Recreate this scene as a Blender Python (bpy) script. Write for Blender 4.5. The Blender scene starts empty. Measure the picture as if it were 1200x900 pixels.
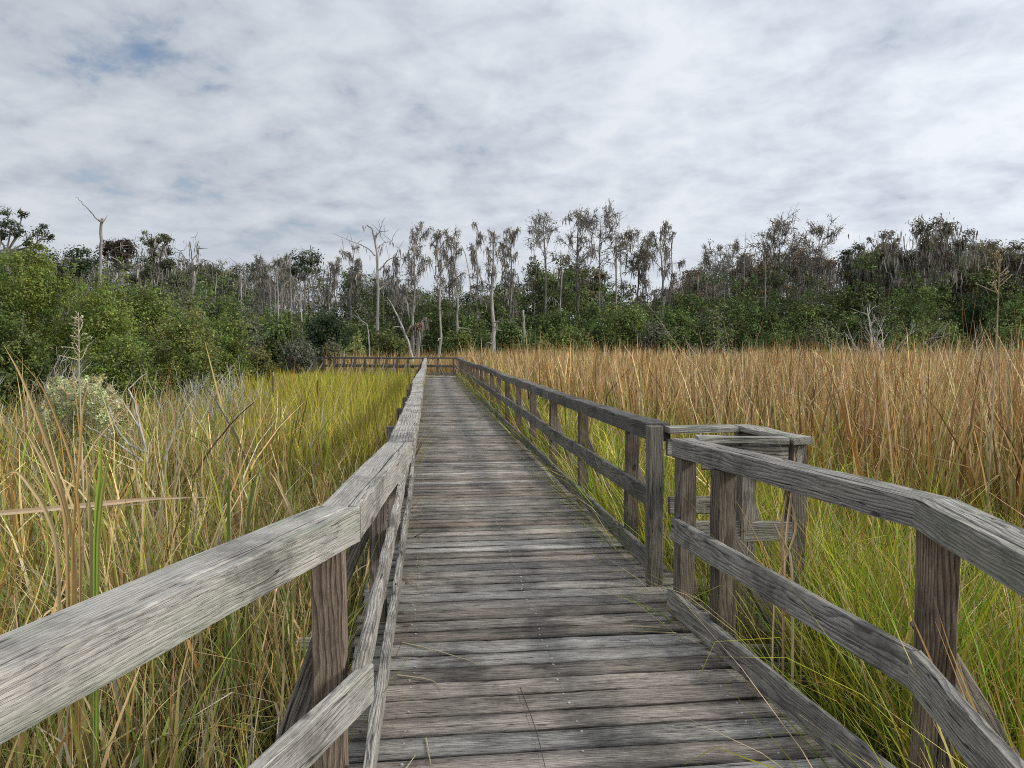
import bpy, math
import numpy as np
PI = math.pi
SC = bpy.context.scene
COL = SC.collection
F = 860.0 / 1200.0            # focal length in picture widths
EYE = 1.60                    # eye height over the deck (deck top is z = 0)
PITCH = math.atan(42 / 860)
GZ = -0.85                    # marsh floor

def at(x, y, Y):
    """world point at depth Y seen at picture position x, y (1200 x 900 grid)"""
    u = (x - 600) / 860; v = (450 - y) / 860
    d = np.array([u, math.cos(PITCH) + v * math.sin(PITCH), -math.sin(PITCH) + v * math.cos(PITCH)])
    k = Y / d[1]
    return np.array([d[0] * k, Y, EYE + d[2] * k])

# ------------------------------------------------------------------ objects
def tag(o, label=None, cat=None, group=None, kind=None):
    if label: o['label'] = label
    if cat: o['category'] = cat
    if group: o['group'] = group
    if kind: o['kind'] = kind
    return o

def thing(name, loc, label, cat, group=None):
    o = bpy.data.objects.new(name, None)
    o.empty_display_size = 0.2
    COL.objects.link(o)
    o.location = loc
    return tag(o, label, cat, group)

class Acc:
    """collects verts, faces, per-vertex colour / grain data and becomes one mesh object"""
    def __init__(s):
        s.v = []; s.f4 = []; s.f3 = []; s.c = []; s.g = []; s.poly = []; s.n = 0; s.m4 = []
    def add(s, v, f4=None, f3=None, c=None, g=None, poly=None, mat=0):
        v = np.asarray(v, float).reshape(-1, 3)
        s.v.append(v)
        if c is None: c = np.ones((len(v), 3))
        c = np.asarray(c, float)
        if c.ndim == 1: c = np.repeat(c[None], len(v), 0)
        s.c.append(c)
        s.g.append(np.zeros((len(v), 3)) if g is None else g)
        if f4 is not None and len(f4):
            s.f4.append(np.asarray(f4, int) + s.n); s.m4.append(np.full(len(f4), mat))
        if f3 is not None and len(f3): s.f3.append(np.asarray(f3, int) + s.n)
        if poly:
            for p in poly: s.poly.append([i + s.n for i in p])
        s.n += len(v)
    def build(s, name, mats, parent=None, smooth=False, label=None):
        me = bpy.data.meshes.new(name)
        if s.n == 0: return None
        v = np.concatenate(s.v)
        if parent is not None: v = v - np.array(parent.location)
        f4 = np.concatenate(s.f4) if s.f4 else np.zeros((0, 4), int)
        m4 = np.concatenate(s.m4) if s.m4 else np.zeros(0, int)
        f3 = np.concatenate(s.f3) if s.f3 else np.zeros((0, 3), int)
        loops = np.concatenate([f4.ravel(), f3.ravel()] + [np.array(p) for p in s.poly]).astype(np.int32)
        sizes = np.concatenate([np.full(len(f4), 4), np.full(len(f3), 3), np.array([len(p) for p in s.poly], int)]).astype(np.int32)
        starts = np.concatenate([[0], np.cumsum(sizes)[:-1]]).astype(np.int32)
        me.vertices.add(len(v)); me.vertices.foreach_set('co', v.astype(np.float32).ravel())
        me.loops.add(len(loops)); me.loops.foreach_set('vertex_index', loops)
        me.polygons.add(len(sizes)); me.polygons.foreach_set('loop_start', starts)
        try: me.polygons.foreach_set('loop_total', sizes)
        except Exception: pass
        mi = np.zeros(len(sizes), np.int32); mi[:len(m4)] = m4
        if not isinstance(mats, (list, tuple)): mats = [mats]
        for m in mats: me.materials.append(m)
        me.polygons.foreach_set('material_index', mi)
        me.polygons.foreach_set('use_smooth', np.full(len(sizes), smooth, bool))
        c = np.concatenate(s.c); c4 = np.ones((len(c), 4), np.float32); c4[:, :3] = c
        a = me.attributes.new('col', 'FLOAT_COLOR', 'POINT'); a.data.foreach_set('color', c4.ravel())
        g = np.concatenate(s.g)
        if np.any(g):
            a = me.attributes.new('gc', 'FLOAT_VECTOR', 'POINT'); a.data.foreach_set('vector', g.astype(np.float32).ravel())
        me.update(calc_edges=True); me.validate()
        o = bpy.data.objects.new(name, me)
        COL.objects.link(o)
        if parent is not None: o.parent = parent
        if label: o['label'] = label
        return o

# ------------------------------------------------------------------ materials
class NT:
    def __init__(s, tree): s.t = tree; s.N = tree.nodes; s.L = tree.links
    def n(s, typ, ins=None, **kw):
        nd = s.N.new(typ)
        for k, v in kw.items(): setattr(nd, k, v)
        for k, v in (ins or {}).items():
            sock = nd.inputs[k]
            if hasattr(v, 'is_output'): s.L.new(v, sock)
            else: sock.default_value = v
        return nd
    def math(s, op, a, b=None, c=None, clamp=False):
        ins = {0: a}
        if b is not None: ins[1] = b
        if c is not None: ins[2] = c
        return s.n('ShaderNodeMath', ins, operation=op, use_clamp=clamp).outputs[0]
    def vm(s, op, a, b=None):
        ins = {0: a}
        if b is not None: ins[1] = b
        nd = s.n('ShaderNodeVectorMath', ins, operation=op)
        return nd.outputs[1] if op in ('LENGTH', 'DOT_PRODUCT') else nd.outputs[0]
    def noise(s, vec, scale=1.0, detail=3.0, rough=0.55, dist=0.0):
        return s.n('ShaderNodeTexNoise', {'Vector': vec, 'Scale': scale, 'Detail': detail, 'Roughness': rough, 'Distortion': dist})
    def ramp(s, fac, stops, interp='LINEAR'):
        nd = s.n('ShaderNodeValToRGB', {'Fac': fac}); r = nd.color_ramp; r.interpolation = interp
        while len(r.elements) < len(stops): r.elements.new(0.5)
        for e, (p, c) in zip(r.elements, stops):
            e.position = p; e.color = (c, c, c, 1) if not hasattr(c, '__len__') else (*c, 1)
        return nd.outputs[0]
    def maprange(s, v, a, b, c=0.0, d=1.0, smooth=True):
        return s.n('ShaderNodeMapRange', {'Value': v, 'From Min': a, 'From Max': b, 'To Min': c, 'To Max': d},
                   interpolation_type='SMOOTHSTEP' if smooth else 'LINEAR').outputs[0]
    def mix(s, f, a, b, mode='MIX'):
        nd = s.n('ShaderNodeMix', data_type='RGBA', blend_type=mode)
        for i, v in ((0, f), (6, a), (7, b)):
            if hasattr(v, 'is_output'): s.L.new(v, nd.inputs[i])
            else: nd.inputs[i].default_value = v if i == 0 else ((*v, 1) if len(v) == 3 else v)
        return nd.outputs[2]

def newmat(name):
    m = bpy.data.materials.new(name); m.use_nodes = True
    m.node_tree.nodes.clear()
    return m, NT(m.node_tree)

def wood_material(name, k_ring, k_fine, k_wea, wsc, k_band, k_crack=.85):
    m, t = newmat(name)
    g = t.n('ShaderNodeAttribute', attribute_name='gc').outputs['Vector']
    tone = t.n('ShaderNodeAttribute', attribute_name='col').outputs['Color']
    sep = t.n('ShaderNodeSeparateColor', {0: tone})
    bright, brown, green = sep.outputs
    # growth rings cut lengthwise
    w1 = t.noise(t.vm('MULTIPLY', g, (1.9, 8, 8)), 1.0, 2.5).outputs['Color']
    w1 = t.vm('MULTIPLY', t.vm('SUBTRACT', w1, (.5, .5, .5)), (0.0, .062, .062))
    gw = t.vm('ADD', t.vm('MULTIPLY', g, (0, 1, 1)), w1)
    r = t.vm('LENGTH', gw)
    ring = t.math('FRACT', t.math('MULTIPLY', r, 1 / 0.011))
    ring = t.math('MULTIPLY', t.maprange(ring, .98, .30), t.maprange(ring, 0, .06))
    fib = t.noise(t.vm('MULTIPLY', g, (22, 420, 420)), 1.0, 3.0, .7).outputs[0]
    wea = t.noise(t.vm('MULTIPLY', g, wsc), 1.0, 6.0, .66).outputs[0]
    band = t.noise(t.vm('MULTIPLY', gw, (0, 1, 1)), 60.0, 2.0, .5).outputs[0]
    def ridge(sc, wd):
        n_ = t.noise(t.vm('ADD', t.vm('MULTIPLY', g, sc), t.vm('MULTIPLY', w1, (0, 14, 14))), 1.0, 2.0, .5).outputs[0]
        return t.maprange(t.math('ABSOLUTE', t.math('SUBTRACT', n_, .5)), wd, wd * .25)
    gate = t.maprange(t.noise(t.vm('MULTIPLY', g, (2.2, 14, 14)), 1.0, 3.0).outputs[0], .46, .56)
    fine = ridge((4.5, 125, 125), .045)
    fib2 = t.math('SUBTRACT', 1.0, fine)
    crack = t.math('MULTIPLY', ridge((.8, 34, 34), .012), gate)
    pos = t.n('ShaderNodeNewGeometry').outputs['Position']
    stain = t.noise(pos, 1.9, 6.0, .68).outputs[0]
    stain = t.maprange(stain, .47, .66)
    f = t.math('MULTIPLY_ADD', t.math('SUBTRACT', wea, .5), k_wea, .52)
    f = t.math('ADD', f, t.math('MULTIPLY', t.math('SUBTRACT', fib, .5), .60))
    f = t.math('ADD', f, t.math('MULTIPLY', t.math('SUBTRACT', ring, .5), k_ring))
    f = t.math('ADD', f, t.math('MULTIPLY', t.math('SUBTRACT', band, .5), k_band))
    col = t.ramp(f, [(0.08, (.058, .053, .049)), (.34, (.215, .202, .184)), (.56, (.40, .380, .342)), (.88, (.62, .59, .52))])
    brn = t.ramp(f, [(0.08, (.036, .024, .018)), (.38, (.165, .115, .083)), (.88, (.48, .375, .28))])
    col = t.mix(t.math('MULTIPLY', fine, k_fine), col, t.vm('MULTIPLY', col, (.30, .28, .27)))
    brn = t.mix(t.math('MULTIPLY', fine, k_fine), brn, t.vm('MULTIPLY', brn, (.30, .28, .27)))
    col = t.mix(brown, col, brn)
    grn = t.noise(t.vm('MULTIPLY', g, (2.0, 9, 9)), 1.3, 3.0).outputs[0]
    grn = t.math('MULTIPLY', t.maprange(grn, .45, .65), green, clamp=True)
    col = t.mix(grn, col, t.mix(.65, col, (.15, .19, .12)))
    # knots
    vo = t.n('ShaderNodeTexVoronoi', {'Vector': t.vm('ADD', t.vm('MULTIPLY', g, (3.4, 8.5, 8.5)), t.vm('MULTIPLY', w1, (1, 9, 9))), 'Scale': 1.0})
    vs = t.n('ShaderNodeSeparateColor', {0: vo.outputs['Color']}).outputs[0]
    kn = t.math('MULTIPLY', t.maprange(vo.outputs['Distance'], .15, .05), t.math('GREATER_THAN', vs, .70))
    col = t.mix(t.math('MULTIPLY', kn, .8), col, (.035, .028, .024))
    col = t.mix(t.math('MULTIPLY', crack, k_crack), col, (.018, .016, .015))
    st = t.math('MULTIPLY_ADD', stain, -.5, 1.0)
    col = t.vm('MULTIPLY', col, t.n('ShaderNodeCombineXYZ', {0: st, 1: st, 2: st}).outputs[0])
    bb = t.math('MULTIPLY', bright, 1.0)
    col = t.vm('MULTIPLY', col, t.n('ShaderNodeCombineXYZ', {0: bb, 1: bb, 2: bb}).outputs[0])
    h = t.math('ADD', t.math('MULTIPLY', fib2, .6), t.math('MULTIPLY', fib, .5))
    h = t.math('SUBTRACT', h, t.math('MULTIPLY', crack, 1.2))
    h = t.math('SUBTRACT', h, t.math('MULTIPLY', kn, .4))
    h = t.math('ADD', h, t.math('MULTIPLY', ring, .12))
    bump = t.n('ShaderNodeBump', {'Height': h, 'Strength': .8, 'Distance': .006})
    p = t.n('ShaderNodeBsdfPrincipled', {'Base Color': col, 'Roughness': .78, 'Normal': bump.outputs[0]})
    p.inputs['Specular IOR Level'].default_value = .25
    o = t.n('ShaderNodeOutputMaterial', {0: p.outputs[0]})
    return m

def leaf_material(name, transl=.3, rough=.6, spec=.2, noise=0.25, scale=6.0):
    m, t = newmat(name)
    c = t.n('ShaderNodeAttribute', attribute_name='col').outputs['Color']
    pos = t.n('ShaderNodeNewGeometry').outputs['Position']
    nz = t.noise(pos, scale, 2.0).outputs[0]
    k = t.math('MULTIPLY_ADD', nz, noise * 2, 1 - noise)
    c = t.vm('MULTIPLY', c, t.n('ShaderNodeCombineXYZ', {0: k, 1: k, 2: k}).outputs[0])
    p = t.n('ShaderNodeBsdfPrincipled', {'Base Color': c, 'Roughness': rough})
    p.inputs['Specular IOR Level'].default_value = spec
    tr = t.n('ShaderNodeBsdfTranslucent', {'Color': c})
    mx = t.n('ShaderNodeMixShader', {0: transl, 1: p.outputs[0], 2: tr.outputs[0]})
    t.n('ShaderNodeOutputMaterial', {0: mx.outputs[0]})
    return m

def bark_material():
    m, t = newmat('bark')
    c = t.n('ShaderNodeAttribute', attribute_name='col').outputs['Color']
    pos = t.n('ShaderNodeNewGeometry').outputs['Position']
    nz = t.noise(t.vm('MULTIPLY', pos, (6, 6, .9)), 1.0, 4.0, .65).outputs[0]
    k = t.maprange(nz, .3, .7, .5, 1.35)
    c2 = t.vm('MULTIPLY', c, t.n('ShaderNodeCombineXYZ', {0: k, 1: k, 2: k}).outputs[0])
    b = t.n('ShaderNodeBump', {'Height': nz, 'Strength': .8, 'Distance': .04})
    p = t.n('ShaderNodeBsdfPrincipled', {'Base Color': c2, 'Roughness': .85, 'Normal': b.outputs[0]})
    p.inputs['Specular IOR Level'].default_value = .15
    t.n('ShaderNodeOutputMaterial', {0: p.outputs[0]})
    return m

def ground_material():
    m, t = newmat('marsh_mud')
    pos = t.n('ShaderNodeNewGeometry').outputs['Position']
    a = t.noise(pos, 1.2, 6.0, .65).outputs[0]
    b = t.noise(t.vm('MULTIPLY', pos, (30, 30, 30)), 1.0, 3.0).outputs[0]
    c = t.ramp(t.math('ADD', t.math('MULTIPLY', a, .6), t.math('MULTIPLY', b, .4)),
               [(.3, (.020, .016, .011)), (.5, (.06, .045, .028)), (.7, (.15, .115, .07))])
    bp = t.n('ShaderNodeBump', {'Height': b, 'Strength': .6, 'Distance': .05})
    p = t.n('ShaderNodeBsdfPrincipled', {'Base Color': c, 'Roughness': .8, 'Normal': bp.outputs[0]})
    t.n('ShaderNodeOutputMaterial', {0: p.outputs[0]})
    return m

def metal_material(rust=False):
    m, t = newmat('rusty_metal' if rust else 'nail_metal')
    pos = t.n('ShaderNodeNewGeometry').outputs['Position']
    a = t.noise(pos, 40.0, 2.0).outputs[0]
    c = t.ramp(a, [(.3, (.2, .19, .18)), (.7, (.78, .78, .76))])
    if rust: c = t.ramp(a, [(.35, (.03, .022, .018)), (.7, (.12, .07, .045))])
    p = t.n('ShaderNodeBsdfPrincipled', {'Base Color': c, 'Roughness': .5, 'Metallic': .3})
    t.n('ShaderNodeOutputMaterial', {0: p.outputs[0]})
    return m

M_WOOD = wood_material('weathered_rail_wood', .34, .22, .65, (3.0, 10, 10), .22)
M_PALE = wood_material('pale_rail_wood', .14, .05, .50, (3.4, 9, 9), .16, .8)
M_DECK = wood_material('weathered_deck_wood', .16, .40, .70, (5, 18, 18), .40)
M_NAIL = metal_material(); M_RUST = metal_material(True)
M_GRASS = leaf_material('grass_blades', .18, .6, .18, .18, 3.0)
M_LEAF = leaf_material('foliage', .36, .5, .3, .22, 5.0)
M_FAR = leaf_material('far_foliage', .2, .7, .1, .25, .5)
M_MOSS = leaf_material('hanging_moss', .25, .9, .0, .25, 1.0)
M_BARK = bark_material()
M_GROUND = ground_material()

# ------------------------------------------------------------------ shape helpers
def nrm(v):
    v = np.asarray(v, float); return v / (np.linalg.norm(v) + 1e-12)

def board(acc, p0, p1, w, h, rng, tone=(1, 0, 0), up=(0, 0, 1), cut0=None, cut1=None, jit=.0025, seglen=.22, chamfer=.007, mat=0, wob=.0, top=None):
    """a sawn timber from p0 to p1 (centre line), w across, h along 'up'"""
    p0 = np.asarray(p0, float); p1 = np.asarray(p1, float)
    d = p1 - p0; L = np.linalg.norm(d); d = d / L
    s = nrm(np.cross(d, up)); u = np.cross(s, d)
    a, b, c = w / 2, h / 2, chamfer
    sec = np.array([(-a + c, -b), (a - c, -b), (a, -b + c), (a, b - c), (a - c, b), (-a + c, b), (-a, b - c), (-a, -b + c)])
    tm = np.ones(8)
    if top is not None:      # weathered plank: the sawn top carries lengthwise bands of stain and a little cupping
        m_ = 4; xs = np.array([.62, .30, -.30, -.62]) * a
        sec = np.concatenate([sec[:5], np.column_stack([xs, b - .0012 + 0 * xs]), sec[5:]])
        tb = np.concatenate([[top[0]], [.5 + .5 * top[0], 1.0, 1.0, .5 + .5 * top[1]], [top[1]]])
        tm = np.concatenate([[.2, .2, .22, .3], tb, [.3, .22]])  # dirty sides and underside, toned darker still to paint in the gap shade
    K = len(sec)
    n = max(2, int(L / seglen) + 1)
    tt = np.linspace(0, 1, n)
    off = rng.uniform(-50, 50, 3); off[1] = rng.uniform(.03, .11) * rng.choice([-1, 1]); off[2] = rng.uniform(.03, .11) * rng.choice([-1, 1])
    V = []; G = []
    bow = rng.normal(0, wob, 2)
    for i, k in enumerate(tt):
        q = sec + rng.normal(0, jit, sec.shape)
        q = q + bow * math.sin(PI * k)
        al = np.full(K, k * L)
        if i == 0 and cut0 is not None:
            nn = nrm(cut0); al = -(q[:, 0] * nn.dot(s) + q[:, 1] * nn.dot(u)) / nn.dot(d)
        if i == n - 1 and cut1 is not None:
            nn = nrm(cut1); al = L - (q[:, 0] * nn.dot(s) + q[:, 1] * nn.dot(u)) / nn.dot(d)
        V.append(p0 + d * al[:, None] + s * q[:, :1] + u * q[:, 1:])
        G.append(np.column_stack([al + off[0], q[:, 0] + off[1], q[:, 1] + off[2]]))
    V = np.concatenate(V); G = np.concatenate(G)
    f = []
    for i in range(n - 1):
        for j in range(K):
            k = (j + 1) % K
            f.append((i * K + j, i * K + k, i * K + K + k, i * K + K + j))
    poly = [list(range(K - 1, -1, -1)), list(range((n - 1) * K, n * K))]
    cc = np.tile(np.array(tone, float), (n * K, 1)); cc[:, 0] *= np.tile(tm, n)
    if top is not None: cc[:, 0] *= np.repeat(np.clip(1 + np.cumsum(rng.normal(0, .05, n)) * .6, .7, 1.25), K)
    acc.add(V, f, c=cc, g=G, poly=poly, mat=mat)

def tube(acc, pts, rad, sides=5, col=(.3, .3, .3), cap=True):
    pts = np.asarray(pts, float); n = len(pts)
    rad = np.broadcast_to(np.asarray(rad, float), (n,))
    d = np.gradient(pts, axis=0); d /= np.linalg.norm(d, axis=1)[:, None] + 1e-9
    ref = np.array([.31, .95, .07]) if abs(d[0][2]) > .5 else np.array([.1, .2, 1.0])
    s = np.cross(d, ref); s /= np.linalg.norm(s, axis=1)[:, None] + 1e-9
    u = np.cross(s, d)
    a = np.arange(sides) * 2 * PI / sides
    V = pts[:, None] + rad[:, None, None] * (np.cos(a)[None, :, None] * s[:, None] + np.sin(a)[None, :, None] * u[:, None])
    i = np.arange(n - 1)[:, None] * sides; j = np.arange(sides)[None]; k = (j + 1) % sides
    f = np.stack([i + j, i + k, i + sides + k, i + sides + j], -1).reshape(-1, 4)
    c = np.asarray(col, float)
    if c.ndim == 2: c = np.repeat(c, sides, 0)
    acc.add(V.reshape(-1, 3), f, c=c, poly=[list(range((n - 1) * sides, n * sides))] if cap else None)

WSPREAD = .42
def blades(acc, base, h, w, az, lean, curl, c0, c1, rng, k=4, kink=0.0, flat=None):
    """ribbon leaves / stems: base (N,3), arrays of N"""
    N = len(base)
    if N == 0: return
    s = np.linspace(0, 1, k + 1)
    th = lean[:, None] + curl[:, None] * s[None] ** 1.6
    if kink > 0:
        kk = (rng.random(N) < kink); sk = rng.uniform(.45, .9, N)
        th = th + (kk * rng.uniform(.5, 2.0, N))[:, None] * (s[None] > sk[:, None])
    mid = .5 * (th[:, 1:] + th[:, :-1])
    dx = np.concatenate([np.zeros((N, 1)), np.cumsum(np.sin(mid), 1)], 1) * (h / k)[:, None]
    dz = np.concatenate([np.zeros((N, 1)), np.cumsum(np.cos(mid), 1)], 1) * (h / k)[:, None]
    wob = rng.normal(0, .012, (N, k + 1)) * h[:, None] * s[None]
    P = np.empty((N, k + 1, 3))
    ca, sa = np.cos(az), np.sin(az)
    P[..., 0] = base[:, None, 0] + ca[:, None] * dx - sa[:, None] * wob
    P[..., 1] = base[:, None, 1] + sa[:, None] * dx + ca[:, None] * wob
    P[..., 2] = base[:, None, 2] + dz
    ph = az + PI / 2 + (rng.normal(0, .8, N) if flat is None else flat)
    tw = rng.normal(0, .7, N)
    pa = ph[:, None] + tw[:, None] * s[None]
    prof = np.clip((1 - s) * 1.9, 0.06, 1) * (.75 + .25 * np.minimum(1, s * 4))
    hw = .5 * w[:, None] * prof[None]
    S = np.stack([np.cos(pa) * hw, np.sin(pa) * hw, np.zeros_like(pa)], -1)
    V = np.stack([P - S, P + S], 2).reshape(-1, 3)
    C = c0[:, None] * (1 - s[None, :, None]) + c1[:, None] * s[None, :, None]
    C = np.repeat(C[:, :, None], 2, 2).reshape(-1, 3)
    b = (np.arange(N) * (k + 1) * 2)[:, None] + (np.arange(k) * 2)[None]
    f = np.stack([b, b + 1, b + 3, b + 2], -1).reshape(-1, 4)
    acc.add(V, f, c=C)

def pick(rng, pal, N, var=.12):
    """N colours drawn from [(weight, rgb)...] with brightness spread"""
    wt = np.array([p[0] for p in pal], float); wt /= wt.sum()
    cs = np.array([p[1] for p in pal], float)
    i = rng.choice(len(pal), N, p=wt)
    gm = np.power(cs[i], 1.3) * 1.15 if cs.max() > .4 else cs[i] * .92
    return gm * np.exp(rng.normal(0, var, (N, 1))) * np.exp(rng.normal(0, var * .2, (N, 3)))

def leaves(acc, P, nor, size, col, rng, aspect=.55):
    """diamond leaves at P facing nor; size (N,), col (N,3)"""
    N = len(P)
    if N == 0: return
    nor = nor / (np.linalg.norm(nor, axis=1)[:, None] + 1e-9)
    r = rng.normal(size=(N, 3))
    a = np.cross(nor, r); a /= np.linalg.norm(a, axis=1)[:, None] + 1e-9
    b = np.cross(nor, a)
    sz = size[:, None]
    V = np.stack([P - a * sz * .5, P + b * sz * .5 * aspect, P + a * sz * .5, P - b * sz * .5 * aspect], 1).reshape(-1, 3)
    f = np.arange(N * 4).reshape(N, 4)
    acc.add(V, f, c=np.repeat(col, 4, 0))

def strands(acc, P, L, w, col, rng, k=3):
    """hanging moss: tapering ribbons that drop from P"""
    N = len(P)
    if N == 0: return
    s = np.linspace(0, 1, k + 1)
    az = rng.uniform(0, 2 * PI, N)
    sway = np.cumsum(rng.normal(0, .07, (N, k + 1, 2)), 1) * L[:, None, None]
    C = np.empty((N, k + 1, 3))
    C[..., :2] = P[:, None, :2] + sway
    C[..., 2] = P[:, None, 2] - L[:, None] * s[None]
    prof = np.array([.55, 1.0, .7, .12]) if k == 3 else np.clip(1.1 - s, .1, 1)
    hw = .5 * w[:, None] * prof[None] * np.exp(rng.normal(0, .25, (N, k + 1)))
    S = np.stack([np.cos(az)[:, None] * hw, np.sin(az)[:, None] * hw, 0 * hw], -1)
    V = np.stack([C - S, C + S], 2).reshape(-1, 3)
    b = (np.arange(N) * (k + 1) * 2)[:, None] + (np.arange(k) * 2)[None]
    f = np.stack([b, b + 1, b + 3, b + 2], -1).reshape(-1, 4)
    acc.add(V, f, c=np.repeat(col, (k + 1) * 2, 0))

# ------------------------------------------------------------------ camera, sky, sun
cam_d = bpy.data.cameras.new('camera'); cam = bpy.data.objects.new('camera', cam_d); COL.objects.link(cam)
cam.location = (0, 0, EYE); cam.rotation_euler = (PI / 2 - PITCH, 0, 0)
cam_d.sensor_width = 36; cam_d.lens = 36 * F; cam_d.clip_start = .05; cam_d.clip_end = 3000
SC.camera = cam
SUN_EL, SUN_AZ = math.radians(31), math.radians(103)      # azimuth clockwise from +Y (right, a touch behind)
sd = bpy.data.lights.new('sun', 'SUN'); so = bpy.data.objects.new('sun', sd); COL.objects.link(so)
sd.energy = 2.7; sd.angle = math.radians(10); sd.color = (1, .95, .87)
so.rotation_euler = (PI / 2 - SUN_EL, 0, PI - SUN_AZ)
so.location = (20, -5, 30)

w = bpy.data.worlds.new('World'); SC.world = w; w.use_nodes = True
t = NT(w.node_tree); t.N.clear()
sky = t.n('ShaderNodeTexSky', sky_type='NISHITA', sun_disc=False, sun_elevation=SUN_EL, sun_rotation=SUN_AZ)
bg_sky = t.n('ShaderNodeBackground', {'Color': sky.outputs[0], 'Strength': .10})
dirv = t.n('ShaderNodeTexCoord').outputs['Generated']
sx = t.n('ShaderNodeSeparateXYZ', {0: dirv})
zc = t.math('ADD', t.math('MAXIMUM', sx.outputs[2], 0.0), .24)
pv = t.n('ShaderNodeCombineXYZ', {0: t.math('DIVIDE', sx.outputs[0], zc), 1: t.math('DIVIDE', sx.outputs[1], zc), 2: 0.0}).outputs[0]
pv = t.vm('ADD', pv, (31, 12, 0))
rot = t.n('ShaderNodeVectorRotate', {'Vector': pv, 'Angle': math.radians(24)}, rotation_type='Z_AXIS').outputs[0]
st = t.vm('MULTIPLY', rot, (1.15, 1.2, 1.0))
n1 = t.noise(st, 2.1, 5.0, .50, .1).outputs[0]
n2 = t.noise(t.vm('ADD', st, (7.3, 2.1, 0)), 5.8, 6.0, .56, .2).outputs[0]
n3 = t.noise(t.vm('ADD', pv, (3.1, 9.4, 0)), .45, 2.0, .5).outputs[0]
# thickness of the cloud sheet
th = t.math('ADD', t.math('MULTIPLY', n1, .48), t.math('MULTIPLY', n2, .52))
cl = t.ramp(t.math('ADD', t.math('MULTIPLY', th, .75), t.math('MULTIPLY', n3, .25)),
            [(.38, (.43, .48, .565)), (.445, (.53, .58, .655)), (.515, (.64, .685, .755)), (.59, (.74, .775, .83))])
# brighter in the direction of the veiled sun
sunv = (math.cos(SUN_EL) * math.sin(SUN_AZ), math.cos(SUN_EL) * math.cos(SUN_AZ), math.sin(SUN_EL))
sdot = t.vm('DOT_PRODUCT', dirv, sunv)
glow = t.math('MULTIPLY', t.maprange(sdot, -.35, 1.0, .82, 1.25, False), t.maprange(sx.outputs[2], .45, .95, 1.0, 1.25))
cl = t.mix(t.maprange(sx.outputs[2], .20, .0, 0, .75), cl, (.68, .725, .79))
bg_cl = t.n('ShaderNodeBackground', {'Color': cl, 'Strength': glow})
gap = t.math('ADD', t.math('MULTIPLY', th, .62), t.math('MULTIPLY', n3, .38))
mask = t.maprange(gap, .345, .455)
mask = t.math('MAXIMUM', mask, t.maprange(sx.outputs[2], .2, .02))
mx = t.n('ShaderNodeMixShader', {0: mask, 1: bg_sky.outputs[0], 2: bg_cl.outputs[0]})
t.n('ShaderNodeOutputWorld', {0: mx.outputs[0]})
vs = SC.view_settings; vs.view_transform = 'Standard'; vs.look = 'None'; vs.gamma = 1; vs.use_curve_mapping = False
vs.exposure = EXPOSURE = 0.17
SC.cycles.use_denoising = False; SC.cycles.filter_width = 1.05
SC.cycles.max_bounces = 6; SC.cycles.diffuse_bounces = 3; SC.cycles.transmission_bounces = 3
SC.cycles.sample_clamp_indirect = 6

# ------------------------------------------------------------------ ground
a = Acc()
gx = np.linspace(-700, 700, 57); gy = np.linspace(-300, 1100, 57)
X, Y = np.meshgrid(gx, gy)
f = [(r * 57 + c, r * 57 + c + 1, r * 57 + 58 + c, r * 57 + 57 + c) for r in range(56) for c in range(56)]
a.add(np.column_stack([X.ravel(), Y.ravel(), np.full(X.size, GZ)]), f)
tag(a.build('ground', M_GROUND), kind='structure')

# ------------------------------------------------------------------ boardwalk
D2 = np.array([-.113, .9936]); N2 = np.array([.9936, .113])
def P(s, t, z): return np.array([s * N2[0] + t * D2[0], s * N2[1] + t * D2[1], z])
rb = np.random.default_rng(11)
BW = thing('boardwalk', (0, 0, GZ), 'long weathered grey timber boardwalk with railings crossing the marsh', 'boardwalk')

def lerp(t, a, b): return a[1] + (b[1] - a[1]) * (t - a[0]) / (b[0] - a[0])
def left_in(t):   return -.21 if t > 2.55 else -.21 - .386 * (2.55 - t)
def right_in(t):
    if t > 4.2: return 1.514
    if t > 2.35: return lerp(t, (4.2, 1.41), (2.35, 1.57))
    return 1.57 - .288 * (2.35 - t)

def dtone():
    b = float(np.clip(rb.normal(.98, .16), .6, 1.35)); br = float(np.clip(rb.normal(.36, .20), 0, .8))
    gr = float(rb.random() < .10) * .8
    return (b, br, gr)
# deck planks
a = Acc(); nails = []
tcur = -2.2
while tcur < 40.3:
    wd = rb.normal(.151, .003)
    l = left_in(tcur) - .20 + rb.normal(0, .012); r = max(right_in(tcur), 1.49 if 4.2 > tcur > 2.9 else 0) + .20 + rb.normal(0, .012)
    tc = tcur + wd / 2
    sk = rb.normal(0, .0025); zz = rb.normal(0, .0022)
    if tcur > 38.6: l -= 1.2
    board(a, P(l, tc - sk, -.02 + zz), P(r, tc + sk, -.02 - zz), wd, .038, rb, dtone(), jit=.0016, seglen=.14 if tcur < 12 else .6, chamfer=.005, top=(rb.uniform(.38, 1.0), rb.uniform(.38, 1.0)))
    if tcur < 20:
        for sn in (left_in(max(tcur, 2.6)) + .12, .62, 1.36):
            for q in (-.045, .045):
                if rb.random() < .8: nails.append(P(sn + rb.normal(0, .012), tc + q + rb.normal(0, .008), .0025))
    tcur += wd + .006 + abs(rb.normal(.005, .004))
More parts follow.
